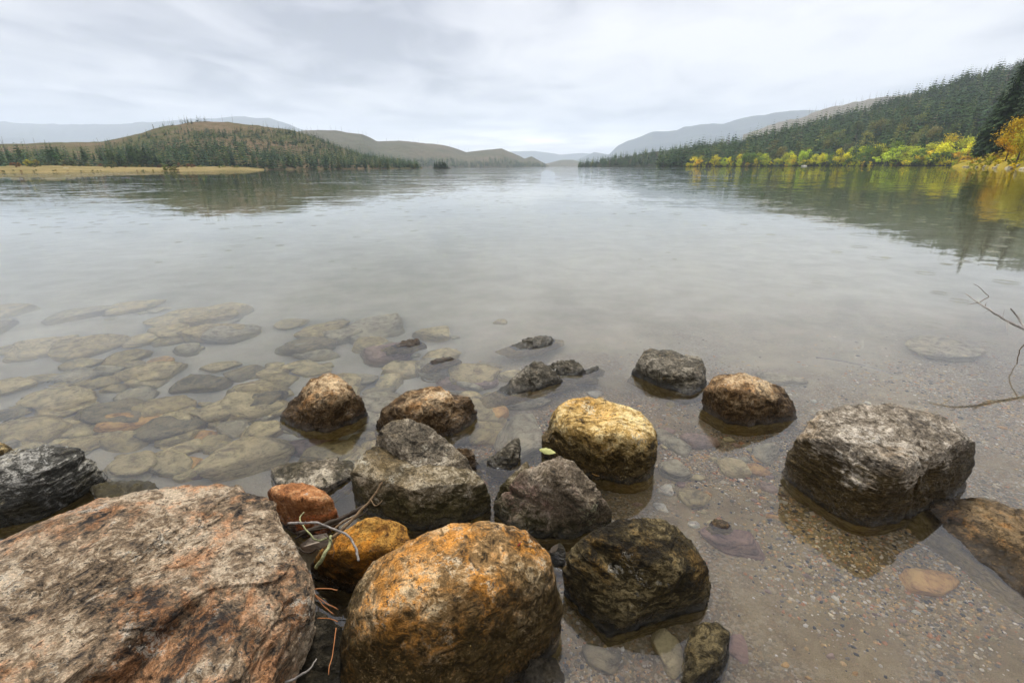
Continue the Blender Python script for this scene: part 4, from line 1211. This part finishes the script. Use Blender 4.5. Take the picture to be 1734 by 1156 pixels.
# ------------------------------------------------------------------ submerged stones
def stone_mat(name, c, seed):
    d_ = tuple(x * 0.5 for x in c)
    l_ = tuple(min(0.7, x * 1.35) for x in c)
    mt, b = newmat(name)
    tcn = b.n('ShaderNodeTexCoord')
    oi = b.n('ShaderNodeObjectInfo')
    oc = b.vmath('ADD', tcn.outputs['Object'], b.n('ShaderNodeCombineXYZ', {0: b.math('MULTIPLY', oi.outputs['Random'], 40.0), 1: seed}).outputs[0])
    mp = b.n('ShaderNodeMapping', {'Vector': oc, 'Scale': (1, 1, 3), 'Rotation': (0.5, 0.3, 0)}).outputs[0]
    n1 = b.noise(mp, 14, 9, 0.7, 0.6).outputs[0]
    n2 = b.noise(oc, 90, 5, 0.7).outputs[0]
    cc = b.ramp(b.math('ADD', b.math('MULTIPLY', n1, 0.75), b.math('MULTIPLY', n2, 0.25)), [(0.40, d_), (0.5, c), (0.60, l_)])
    # deeper stones take more of a pale coat colour, fading into the bed
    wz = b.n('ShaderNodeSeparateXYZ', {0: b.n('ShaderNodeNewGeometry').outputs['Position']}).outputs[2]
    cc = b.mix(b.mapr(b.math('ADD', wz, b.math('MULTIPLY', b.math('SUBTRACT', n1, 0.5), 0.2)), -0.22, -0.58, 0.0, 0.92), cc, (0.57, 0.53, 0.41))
    bp = b.n('ShaderNodeBump', {'Height': b.math('ADD', n1, b.math('MULTIPLY', n2, 0.3)), 'Strength': 0.7, 'Distance': 0.02})
    pr = b.n('ShaderNodeBsdfPrincipled', {'Base Color': cc, 'Roughness': 0.85, 'Normal': bp.outputs[0], 'Specular IOR Level': 0.2})
    b.n('ShaderNodeOutputMaterial', {'Surface': pr.outputs[0]})
    return mt
SM = {
    'pale': stone_mat('depth_faded_pale_stone', (0.54, 0.44, 0.235), 1.0),
    'olive': stone_mat('depth_faded_olive_stone', (0.43, 0.345, 0.17), 2.0),
    'dark': stone_mat('depth_faded_dark_stone', (0.27, 0.225, 0.125), 3.0),
    'orange': stone_mat('depth_faded_orange_stone', (0.58, 0.34, 0.13), 4.0),
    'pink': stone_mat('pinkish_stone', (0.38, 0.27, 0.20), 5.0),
    'grey': stone_mat('depth_faded_grey_stone', (0.40, 0.35, 0.23), 6.0),
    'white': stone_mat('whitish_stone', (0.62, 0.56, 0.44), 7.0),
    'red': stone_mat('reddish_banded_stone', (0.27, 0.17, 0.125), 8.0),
}


def rand_planes(r_, n=9, flat=1.0):
    N = []
    for i in range(n):
        v = np.array([r_.gauss(0, 1), r_.gauss(0, 1), r_.gauss(0, 0.8)])
        N.append(v / np.linalg.norm(v))
    N += [np.array([0.1 * r_.uniform(-1, 1), 0.1 * r_.uniform(-1, 1), 1.0]), np.array([0, 0, -1.0])]
    for k in range(5):
        a = 6.283 * k / 5 + r_.uniform(-0.4, 0.4)
        N.append(np.array([math.cos(a), math.sin(a), r_.uniform(-0.3, 0.3)]))
    N = np.array(N)
    N /= np.linalg.norm(N, axis=1)[:, None]
    return N, np.array([r_.uniform(0.6, 1.0) for _ in N])


def stone_mesh(seed, sx, sy, sz, level=4, p=12):
    r_ = random.Random(seed)
    N, D = rand_planes(r_)
    dirs, F = ico(level)
    g = np.zeros(len(dirs))
    for n, dd in zip(N, D):
        g += (np.maximum(dirs @ n, 0) / dd) ** p
    V = dirs * (g ** (-1.0 / p))[:, None]
    V = V * (1 + 0.14 * fbm(V * 1.6, 3, seed % 91)[:, None] + 0.05 * fbm(V * 5, 4, seed % 57)[:, None])
    V = V / np.abs(V).max(0)
    return V * np.array([sx, sy, sz]) / 2, F


def sub_stone(label, u, v, wpx, hpx, key, rot=None, group=None, level=4, name='submerged_stone', thick=0.48, seed=None, cat='stone', lift=0.0):
    q = P(u, v, 0)
    for _ in range(4):
        dep = max(0.02, -float(bed_z(np.array([q[0]]), np.array([q[1]]))[0]))
        q = PU(u, v, dep * 0.8)
    dep = -float(bed_z(np.array([q[0]]), np.array([q[1]]))[0])
    dd = np.array([q[0], q[1], -CAMH])
    dist_ = float(np.dot(P(u, v, 0) - np.array([0, 0, CAMH]), _f))
    wx = wpx / FPX * dist_ * 1.16
    dv = (P(u, v - hpx / 2, 0) - P(u, v + hpx / 2, 0))
    wy = max(0.6 * wx, min(abs(dv[1]) * 1.0, 2.0 * wx)) * 0.95
    th = min(thick * min(wx, wy), dep * 0.85)
    th = max(th, 0.012)
    sd_ = seed if seed is not None else int(u * 7 + v * 13)
    V, F = stone_mesh(sd_, wx, wy, th * 1.5, level)
    zc = -dep + th * 0.22 + lift
    zc = min(zc, -0.015 - th * 0.75)
    ob = link(name, mesh_from(name, V, F, SM[key]), loc=(q[0], q[1], zc))
    rz = rot if rot is not None else rnd.uniform(-0.5, 0.5)
    ob.rotation_euler = (rnd.uniform(-0.22, 0.22), rnd.uniform(-0.22, 0.22), rz)
    tag(ob, label, cat, group)
    return ob


STONES = [
    ('pale rounded stone under water, alone at the upper left', 242, 572, 64, 32, 'pale'),
    ('long flat tilted stone deep under water behind the others on the left', 360, 561, 118, 36, 'olive'),
    ('broad oval pale stone under water nearest the left edge', 104, 672, 145, 42, 'pale'),
    ('dark rounded stone under water beside the broad oval one', 183, 697, 97, 46, 'dark'),
    ('small pale egg shaped stone under water at the far left', 107, 716, 70, 34, 'pale'),
    ('smooth olive stone under water just above the slate boulder', 135, 746, 82, 36, 'olive'),
    ('bright orange tan stone under water on the left', 228, 712, 108, 44, 'orange'),
    ('pale elongated smooth stone under water, centre of the left shallows', 381, 691, 98, 46, 'pale'),
    ('upright grey slab stone left of the pale elongated one', 311, 698, 50, 40, 'olive'),
    ('dark topped flat stone above the pale elongated one', 332, 650, 104, 36, 'dark'),
    ('thin olive stone with a sharp edge above the orange tan one', 294, 678, 104, 30, 'olive'),
    ('long flat stone under water left of the domed boulder', 440, 654, 110, 28, 'olive'),
    ('pale flat stone under water above the long flat one', 463, 627, 66, 26, 'pale'),
    ('small olive stone left of the pale flat one', 415, 629, 52, 28, 'dark'),
    ('thin pale stone far under water left of centre', 374, 617, 70, 22, 'pale'),
    ('small orange flat stone far under water on the left', 273, 610, 56, 20, 'orange'),
    ('long faint stone far under water on the left', 208, 612, 82, 22, 'olive'),
    ('angular split stone below the pale elongated one', 304, 735, 78, 38, 'olive'),
    ('wedge shaped stone right of the orange tan one', 264, 731, 62, 30, 'pale'),
    ('thin dark edged stone below the orange tan one', 206, 745, 104, 22, 'olive'),
    ('flat square stone under the pale elongated one', 398, 719, 62, 32, 'grey'),
    ('small square tan stone in the left shallows', 350, 735, 40, 30, 'orange'),
    ('large angular greenish slab under water above the big flat boulder', 225, 781, 112, 56, 'pale'),
    ('small pale wedge stone right of the greenish slab', 298, 762, 40, 26, 'pale'),
    ('orange brown stone under water at the corner of the greenish slab', 308, 785, 60, 40, 'orange'),
    ('pink stone under water touching the edge of the big flat boulder', 329, 800, 46, 20, 'pink'),
    ('largest pale flat slab under water left of the rusty boulder', 415, 774, 146, 78, 'pale'),
    ('grey stone under water between two pale slabs', 443, 701, 54, 32, 'grey'),
    ('dark stone under water cut by the left edge', 20, 696, 50, 34, 'dark'),
    ('pale boulder under water low at the left edge', 45, 738, 92, 46, 'olive'),
    ('dark flat stone under water behind the domed boulder', 536, 596, 106, 28, 'grey'),
    ('pale stone under water up left of the domed boulder', 512, 615, 64, 24, 'pale'),
    ('faint flat stone far out above the domed boulder', 543, 563, 72, 26, 'olive'),
    ('faint round stone far out in the middle left', 491, 546, 56, 22, 'olive'),
    ('broad faint stone under water beside the reddish rock tip', 623, 568, 84, 24, 'grey'),
    ('pinkish slab under water carrying the reddish rock tip', 660, 600, 104, 44, 'pink'),
    ('pale round stone under water behind the domed boulder', 530, 623, 62, 22, 'pale'),
    ('flat stone under water right of the domed boulder', 599, 640, 78, 28, 'grey'),
    ('pale upright stone between the domed and brown boulders', 661, 645, 50, 38, 'pale'),
    ('long dark slab under water carrying the dark rock sliver', 748, 624, 106, 38, 'grey'),
    ('pinkish flat slab right of the long dark one', 800, 645, 110, 32, 'pink'),
    ('small pale stone under water left of the crest rock', 865, 634, 46, 22, 'pale'),
    ('orange tan stone under water left of the golden boulder', 838, 697, 66, 46, 'orange'),
    ('small tan stone above the small pointed rock', 820, 735, 50, 40, 'olive'),
    ('long grey slab under water behind the small pointed rock', 878, 742, 84, 90, 'grey'),
    ('tan stone under water below the domed boulder', 614, 742, 60, 36, 'olive'),
    ('reddish flat stone under water below the domed boulder', 526, 752, 98, 24, 'pink'),
    ('small olive stone left of the domed boulder', 460, 669, 44, 32, 'olive'),
    ('flat grey stone under water above the golden boulder', 884, 682, 90, 28, 'grey'),
    ('small white stone under water above the golden boulder', 1009, 664, 28, 14, 'white'),
    ('grey slab standing on edge right of the golden boulder', 1135, 745, 44, 60, 'grey'),
    ('pinkish flat stone under water below the dark grey boulder', 1185, 744, 60, 32, 'pink'),
    ('dark flat stone below the golden boulder on the right', 1145, 796, 52, 38, 'grey'),
    ('angular tan slab on the bed between the boulders on the right', 1238, 787, 52, 42, 'pale'),
    ('square grey stone under water left of the big gneiss boulder', 1296, 766, 60, 36, 'grey'),
    ('small pale orange stone left of the big gneiss boulder', 1281, 792, 34, 28, 'orange'),
    ('white pebble stone below the golden boulder', 1129, 828, 30, 19, 'white'),
    ('small red stone near the golden boulder', 1154, 816, 17, 11, 'red'),
    ('rounded grey stone above the dark mossy boulder', 1177, 842, 58, 38, 'olive'),
    ('small pinkish stone on the bed left of the gneiss boulder', 1303, 823, 28, 19, 'pink'),
    ('white triangular stone behind the dark mossy boulder', 1118, 855, 26, 15, 'white'),
    ('cream pebble above the reddish banded slab', 1176, 885, 20, 14, 'white'),
    ('reddish banded slab under water right of the dark mossy boulder', 1236, 915, 88, 54, 'red'),
    ('dark stone under shallow water at the bottom centre', 1018, 1112, 66, 52, 'dark'),
    ('pale flat slab under water beside the rock at the bottom edge', 1135, 1108, 52, 100, 'pale'),
    ('reddish stone under water right of the rock at the bottom edge', 1250, 1100, 32, 64, 'red'),
    ('lone tan slab on the gravel at the lower right', 1579, 986, 92, 62, 'orange'),
    ('dim round boulder under water near the dead branch', 1600, 588, 150, 44, 'grey'),
    ('faint flat stone under water left of the dim round boulder', 1320, 640, 80, 22, 'grey'),
]
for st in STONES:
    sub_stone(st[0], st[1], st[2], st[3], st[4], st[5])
for i in range(198):
    u, v = rnd.uniform(-20, 860), 512 + 288 * rnd.random() ** 0.72
    wpx = (20 + 105 * rnd.random() ** 1.7) * (v / 640)
    sub_stone('dim small stone deep in the left shallows between larger stones', u, v, wpx, wpx * 0.4, rnd.choice(['olive', 'grey', 'pale', 'pale', 'dark', 'olive']), group='small stones of the left shallows', level=4)
for i in range(30):
    u, v = rnd.uniform(1000, 1320), rnd.uniform(650, 900)
    wpx = rnd.uniform(9, 30)
    sub_stone('small flat stone on the sandy bed between the right boulders', u, v, wpx, wpx * 0.5, rnd.choice(['olive', 'grey', 'pale', 'pink', 'orange', 'grey']), group='small stones of the right shallows', level=3)
for i in range(40):
    u, v = rnd.uniform(1220, 1734), rnd.uniform(640, 1150)
    wpx = rnd.uniform(10, 17)
    sub_stone('pale pebble lying on the gravel bed at the lower right', u, v, wpx, wpx * 0.6, rnd.choice(['white', 'pale', 'pink', 'orange', 'white', 'dark']), group='pale pebbles on the gravel', level=3, name='pebble', cat='pebble')

# ------------------------------------------------------------------ gravel: uncountable little stones on the bed
mt_grav, b = newmat('mixed_gravel')
ge = b.n('ShaderNodeNewGeometry')
tcn = b.n('ShaderNodeTexCoord')
gc = b.ramp(ge.outputs['Random Per Island'], [(0.0, (0.09, 0.085, 0.075)), (0.10, (0.22, 0.19, 0.14)), (0.24, (0.46, 0.36, 0.21)), (0.42, (0.62, 0.42, 0.19)), (0.58, (0.54, 0.47, 0.35)), (0.68, (0.34, 0.26, 0.16)), (0.78, (0.54, 0.27, 0.13)), (0.87, (0.66, 0.56, 0.39)), (0.94, (0.80, 0.73, 0.60))], 'CONSTANT')
gn = b.mapr(b.noise(tcn.outputs['Object'], 300, 3).outputs[0], 0.3, 0.7, 0.75, 1.2, 'LINEAR')
gc = b.vmath('MULTIPLY', gc, b.n('ShaderNodeCombineXYZ', {0: gn, 1: gn, 2: gn}).outputs[0])
pr = b.n('ShaderNodeBsdfPrincipled', {'Base Color': gc, 'Roughness': 0.7, 'Specular IOR Level': 0.3})
b.n('ShaderNodeOutputMaterial', {'Surface': pr.outputs[0]})
NG = 31000
r1 = nr.rand(NG * 6)
gxs = -0.5 + 3.9 * nr.rand(NG * 6)
gys = 0.55 + 3.0 * r1 ** 1.5
dens = 0.45 + 1.7 * fbm(np.stack([gxs * 1.6, gys * 1.6, gxs * 0], -1), 4, 6) + 0.30 * sstep(gxs, 0.3, 0.8)
dens = np.clip(dens, 0.06, 1) * (1 - 0.97 * sstep(gys + 0.5 * fbm(np.stack([gxs, gys, gxs * 0], -1), 3, 16), 1.5, 3.1))
keep = (nr.rand(NG * 6) < dens) & (gxs < gys * 1.15 + 0.50)
gxs, gys = gxs[keep][:NG], gys[keep][:NG]
n_g = len(gxs)
tv, tf = ico(1)
r2 = 0.0018 + 0.0050 * nr.rand(n_g) ** 2.6
r2[nr.rand(n_g) < 0.025] *= 1.9
r2 *= 0.85 + 0.25 * gys
sc = np.stack([r2 * (0.8 + 0.6 * nr.rand(n_g)), r2 * (0.7 + 0.4 * nr.rand(n_g)), r2 * (0.45 + 0.35 * nr.rand(n_g))], -1)
an_ = nr.rand(n_g) * 6.283
gzs = bed_z(gxs, gys)
L = tv[None, :, :] * sc[:, None, :] * (0.8 + 0.4 * nr.rand(n_g, len(tv), 1))
ca, sa = np.cos(an_)[:, None], np.sin(an_)[:, None]
GV = np.stack([L[:, :, 0] * ca - L[:, :, 1] * sa + gxs[:, None], L[:, :, 0] * sa + L[:, :, 1] * ca + gys[:, None], L[:, :, 2] + gzs[:, None] + 0.2 * sc[:, 2:3]], -1)
GFc = (tf[None] + (np.arange(n_g) * len(tv))[:, None, None]).reshape(-1, 3)
gro = link('gravel', mesh_from('gravel', GV.reshape(-1, 3), GFc, mt_grav))
tag(gro, 'mixed grey, tan and orange gravel covering the shallow lake bed', 'gravel', kind='stuff')

# ------------------------------------------------------------------ twigs, branches, leaves
mt_twig = simple('brown_twig', (0.15, 0.10, 0.055), 0.8, 0.6, 90, 0.004)
mt_gtwig = simple('grey_twig', (0.19, 0.17, 0.15), 0.8, 0.6, 90, 0.004)
mt_lich = simple('lichened_twig', (0.24, 0.24, 0.12), 0.85, 0.6, 120, 0.004)
mt_wood = simple('weathered_driftwood', (0.24, 0.20, 0.155), 0.85, 0.5, 18, 0.004, (1, 6, 6))
mt_dkw = simple('dark_wet_wood', (0.045, 0.034, 0.024), 0.6, 0.5, 30, 0.003)
mt_pale = simple('bleached_branch', (0.34, 0.31, 0.275), 0.8, 0.35, 25, 0.002)
mt_need2 = simple('dry_pine_needle', (0.36, 0.15, 0.06), 0.7, 0.3, 30)
mt_gleaf = simple('yellow_green_leaf', (0.34, 0.34, 0.13), 0.55, 0.4, 60)
mt_oleaf = simple('tan_leaf', (0.52, 0.29, 0.10), 0.6, 0.3, 30)
mt_rleaf = simple('dark_red_leaf', (0.20, 0.035, 0.02), 0.6, 0.3, 30)


def stick(name, label, cat, chains, mat, group=None):
    """chains: list of (part_name, [(u,v,z)...], r0, r1, material)"""
    base = None
    root = None
    for i, (pn, pts_, r0, r1, mm) in enumerate(chains):
        q = spline([P(*c) for c in pts_], 6)
        q = q + 0.0030 * np.stack([fbm(q * 45, 3, i), fbm(q * 45, 3, i + 3), fbm(q * 45, 3, i + 6)], -1)
        kn = 1 + 0.35 * np.maximum(0, fbm(q * 70, 2, i + 11))
        V, F = tube(q, np.linspace(r0, r1, len(q)) * 0.85 * kn, 8, 0.4, i)
        V = np.array(V)
        if base is None:
            base = V.mean(0)
            base[2] = V[:, 2].min()
            if len(chains) > 1:
                root = link(name, None, loc=base)
                tag(root, label, cat, group)
            else:
                return tag(link(name, mesh_from(name, V - base, F, mm or mat), loc=base), label, cat, group)
        link(pn, mesh_from(pn, V - base, F, mm or mat), root)
    return root


stick('dead_branch', 'brown dead branch sticking up from the gap toward the olive block', 'branch',
      [('stem', [(648, 816, .27), (628, 845, .24), (610, 866, .22), (581, 895, .20), (562, 911, .185)], .0030, .0065, mt_twig),
       ('twig', [(628, 847, .24), (636, 856, .24), (643, 853, .245), (647, 847, .25)], .0022, .0012, mt_twig),
       ('twig', [(602, 873, .21), (580, 884, .20), (560, 897, .19)], .0030, .0040, mt_twig)], mt_twig)
stick('grey_twig', 'thin grey twig bending over the wet orange boulder', 'twig',
      [('stem', [(488, 886, .23), (515, 885, .225), (538, 885, .22), (564, 895, .215), (590, 907, .205), (602, 928, .19), (607, 950, .185)], .0034, .0040, mt_gtwig),
       ('spur', [(518, 885, .225), (517, 882, .229)], .0022, .001, mt_gtwig), ('spur', [(578, 901, .21), (572, 903, .205)], .0022, .001, mt_gtwig)], mt_gtwig)
stick('curled_twig', 'small curled brown twig below the rusty boulder', 'twig',
      [('twig', [(515, 867, .19), (508, 876, .19), (512, 888, .19), (524, 904, .185), (539, 915, .18), (553, 911, .18)], .0020, .0036, mt_lich)], mt_lich)
stick('lichened_stick', 'pale green lichened stick lying on the wet orange boulder', 'stick',
      [('stick', [(560, 908, .185), (557, 925, .18), (548, 942, .17), (534, 962, .14)], .0062, .0052, mt_lich)], mt_lich)
for lab, pts_, r0 in [('thin dark twig crossing under the grey twig', [(498, 912, .17), (520, 900, .18), (552, 893, .19), (575, 884, .20)], .0022),
                      ('short brown twig end beside the olive block', [(596, 880, .19), (612, 872, .20), (622, 862, .21)], .0026),
                      ('bent dark twig low in the gap by the wet orange boulder', [(505, 930, .13), (525, 936, .13), (540, 928, .15), (556, 930, .165)], .0024),
                      ('hair thin root fibre trailing from the crossed twigs', [(548, 905, .19), (560, 915, .19), (566, 930, .18), (562, 944, .17)], .0013)]:
    stick('twig', lab, 'twig', [('twig', pts_, r0, r0 * 0.6, mt_dkw)], mt_dkw)
# driftwood chip
q0 = [P(508, 922, .12), P(530, 906, .15), P(553, 902, .17), P(556, 908, .165), P(540, 918, .15), P(512, 926, .115)]
dv_, df_ = [], []
for q in q0:
    dv_.append(q)
for q in q0:
    dv_.append(q + np.array([0.004, -0.004, -0.022]))
k_ = len(q0)
df_ = [tuple(range(k_)), tuple(range(2 * k_ - 1, k_ - 1, -1))] + [(i, i + k_, (i + 1) % k_ + k_, (i + 1) % k_) for i in range(k_)]
bs = np.mean(dv_, 0)
tag(link('driftwood_chip', mesh_from('driftwood_chip', np.array(dv_) - bs, df_, mt_wood, smooth=False), loc=bs), 'flat grey driftwood chip jammed beneath the crossed twigs', 'driftwood')
stick('rotten_stick', 'dark rotten stick behind the crossed twigs', 'stick',
      [('stick', [(505, 905, .13), (540, 893, .14), (580, 876, .15), (604, 864, .16), (620, 856, .16)], .010, .007, mt_dkw)], mt_dkw)
for lab, pts_ in [('long upper pine needle lying between the two largest boulders', [(532, 997, .19), (552, 996, .20), (572, 997, .20)]),
                  ('slanting pine needle beneath the upper one', [(528, 1002, .17), (548, 1018, .15), (572, 1032, .13)]),
                  ('darker slanting pine needle crossing the gap', [(530, 1004, .165), (545, 1022, .14), (565, 1040, .12)]),
                  ('lower short pine needle in the gap', [(538, 1046, .12), (556, 1047, .12), (572, 1052, .12)]),
                  ('long pine needle running down beside the ochre boulder', [(570, 1062, .12), (564, 1100, .11), (556, 1142, .10)])]:
    stick('pine_needle', lab, 'pine needle', [('needle', pts_, .0012, .0010, mt_need2)], mt_need2)
stick('pale_stick', 'pale bare stick at the bottom of the dark gap', 'stick', [('stick', [(470, 1160, .11), (500, 1148, .11), (522, 1134, .11), (535, 1115, .10)], .0035, .002, mt_gtwig)], mt_gtwig)
stick('sunken_stick', 'pale straight stick lying under water beyond the gneiss boulder', 'stick', [('stick', [(1378, 622, -.10), (1440, 634, -.11), (1512, 656, -.12)], .010, .007, mt_pale)], mt_pale)
stick('fallen_branch', 'bleached bare branch reaching in over the water at the right edge', 'branch',
      [('stem', [(1635, 497, 0.400), (1656, 512, 0.370), (1676, 525, 0.340), (1707, 544, 0.290), (1734, 557, 0.250), (1790, 583, 0.170), (1860, 615, 0.080)], .0040, .011, mt_pale),
       ('twig', [(1660, 511, 0.364), (1668, 506, 0.367), (1674, 502, 0.373), (1666, 494, 0.405), (1658, 486, 0.437), (1649, 481, 0.460)], .0030, .0014, mt_twig),
       ('twig', [(1656, 513, 0.370), (1647, 514, 0.383), (1638, 516, 0.391)], .0022, .0010, mt_twig),
       ('twig', [(1678, 526, 0.336), (1672, 527, 0.346), (1666, 530, 0.350)], .0024, .0012, mt_pale),
       ('twig', [(1668, 520, 0.352), (1670, 513, 0.369)], .0024, .0012, mt_twig),
       ('twig', [(1698, 537, 0.302), (1701, 524, 0.332)], .0026, .0014, mt_pale),
       ('twig', [(1738, 558, 0.242), (1723, 536, 0.300), (1711, 522, 0.353)], .0075, .0045, mt_pale),
       ('twig', [(1708, 544, 0.288), (1705, 553, 0.274), (1706, 567, 0.242)], .0028, .0012, mt_pale),
       ('twig', [(1775, 560, .24), (1734, 584, .127), (1725, 600, .06), (1722, 615, .0), (1721, 620, -.02)], .0040, .0022, mt_twig)], mt_pale)


def leaf(label, u, v, z, L, W, mat, rot, tilt=(0.2, 0.1), curl=0.3):
    V, F = [], []
    n = 9
    for i in range(n):
        t = i / (n - 1)
        wd = W * math.sin(math.pi * min(1, t * 0.96 + 0.02)) ** 0.8 * (1 - 0.25 * t) * (1 + 0.10 * math.sin(i * 2.6))
        x = (t - 0.5) * L
        zc = curl * L * (t - 0.5) ** 2
        V += [(x, -wd / 2, zc + wd * 0.18), (x, 0, zc), (x, wd / 2, zc + wd * 0.18)]
    for i in range(n - 1):
        for k in range(2):
            F.append((i * 3 + k, i * 3 + k + 1, i * 3 + k + 4, i * 3 + k + 3))
    p = P(u, v, z)
    ob = link('fallen_leaf', mesh_from('fallen_leaf', V, F, mat), loc=p)
    ob.rotation_euler = (tilt[0], tilt[1], rot)
    md = ob.modifiers.new('thickness', 'SOLIDIFY')
    md.thickness = 0.0008
    return tag(ob, label, 'leaf')


leaf('pale green leaf caught at the edge of the golden boulder', 927, 765, .085, .070, .034, mt_gleaf, -0.2, (0.45, 0.1))
leaf('tan leaf floating between the golden and peaked boulders', 1005, 804, .012, .060, .034, mt_oleaf, 2.2, (0.5, 0.2))
leaf('tiny red leaf fragment stuck on the ochre boulder', 880, 922, .262, .020, .012, mt_rleaf, 1.2, (-0.8, 0.2))
leaf('curled brown leaf in the gap between ochre and dark mossy boulders', 938, 930, .10, .05, .02, mt_dkw, 1.0)

# shoreline rocks at the right edge
for i in range(26):
    u = rnd.uniform(1622, 1740)
    q = g_bank(np.array([u]), np.array([rnd.uniform(0.0, 0.10)]))[0]
    s = rnd.uniform(0.5, 1.4)
    V, F = stone_mesh(900 + i, s * 1.6, s, s * 0.8, 3)
    ob = link('shore_rock', mesh_from('shore_rock', V, F, SM['grey' if rnd.random() < 0.6 else 'olive']), loc=(q[0], q[1] - rnd.uniform(0, 2), max(0.0, q[2]) + 0.05 * s))
    ob.rotation_euler = (0.1, 0.2, rnd.random() * 3)
    tag(ob, 'grey rock on the waterline below the yellow bank at the right edge', 'rock', 'grey rocks along the right waterline')
for u, v, D, s in [(1555, 281, 400, 5), (1562, 281.2, 395, 3), (1362, 281.5, 470, 3.5), (112, 286, 280, 1.8)]:
    q = PD(u, v, D)
    V, F = stone_mesh(int(u), s * 1.6, s, s * 0.6, 3)
    ob = link('shore_rock', mesh_from('shore_rock', V, F, SM['white']), loc=(q[0], q[1], max(0.1, q[2])))
    tag(ob, {1555: 'larger pale rock at the water edge under the lime trees', 1562: 'smaller pale rock beside the larger one under the lime trees', 1362: 'pale flat rock at the right waterline near the forest point', 112: 'white speck of rock on the left meadow'}[u], 'rock')

# ------------------------------------------------------------------ haze: one closed box of pale air
mt_h, b = newmat('haze')
pv = b.n('ShaderNodeVolumePrincipled', {'Color': (0.82, 0.90, 1.0), 'Density': 0.00012, 'Anisotropy': 0.0})
pv.inputs['Density Attribute'].default_value = ''
b.n('ShaderNodeOutputMaterial', {'Volume': pv.outputs[0]})
mt_h.cycles.homogeneous_volume = True
S2, zb, zt = 15500.0, -14.0, 1150.0
hv = [(-S2, -S2, zb), (S2, -S2, zb), (S2, S2, zb), (-S2, S2, zb), (-S2, -S2, zt), (S2, -S2, zt), (S2, S2, zt), (-S2, S2, zt)]
hz_ = link('haze', mesh_from('haze', hv, wf, mt_h, smooth=False))
tag(hz_, 'pale damp haze over the lake', 'haze', kind='stuff')
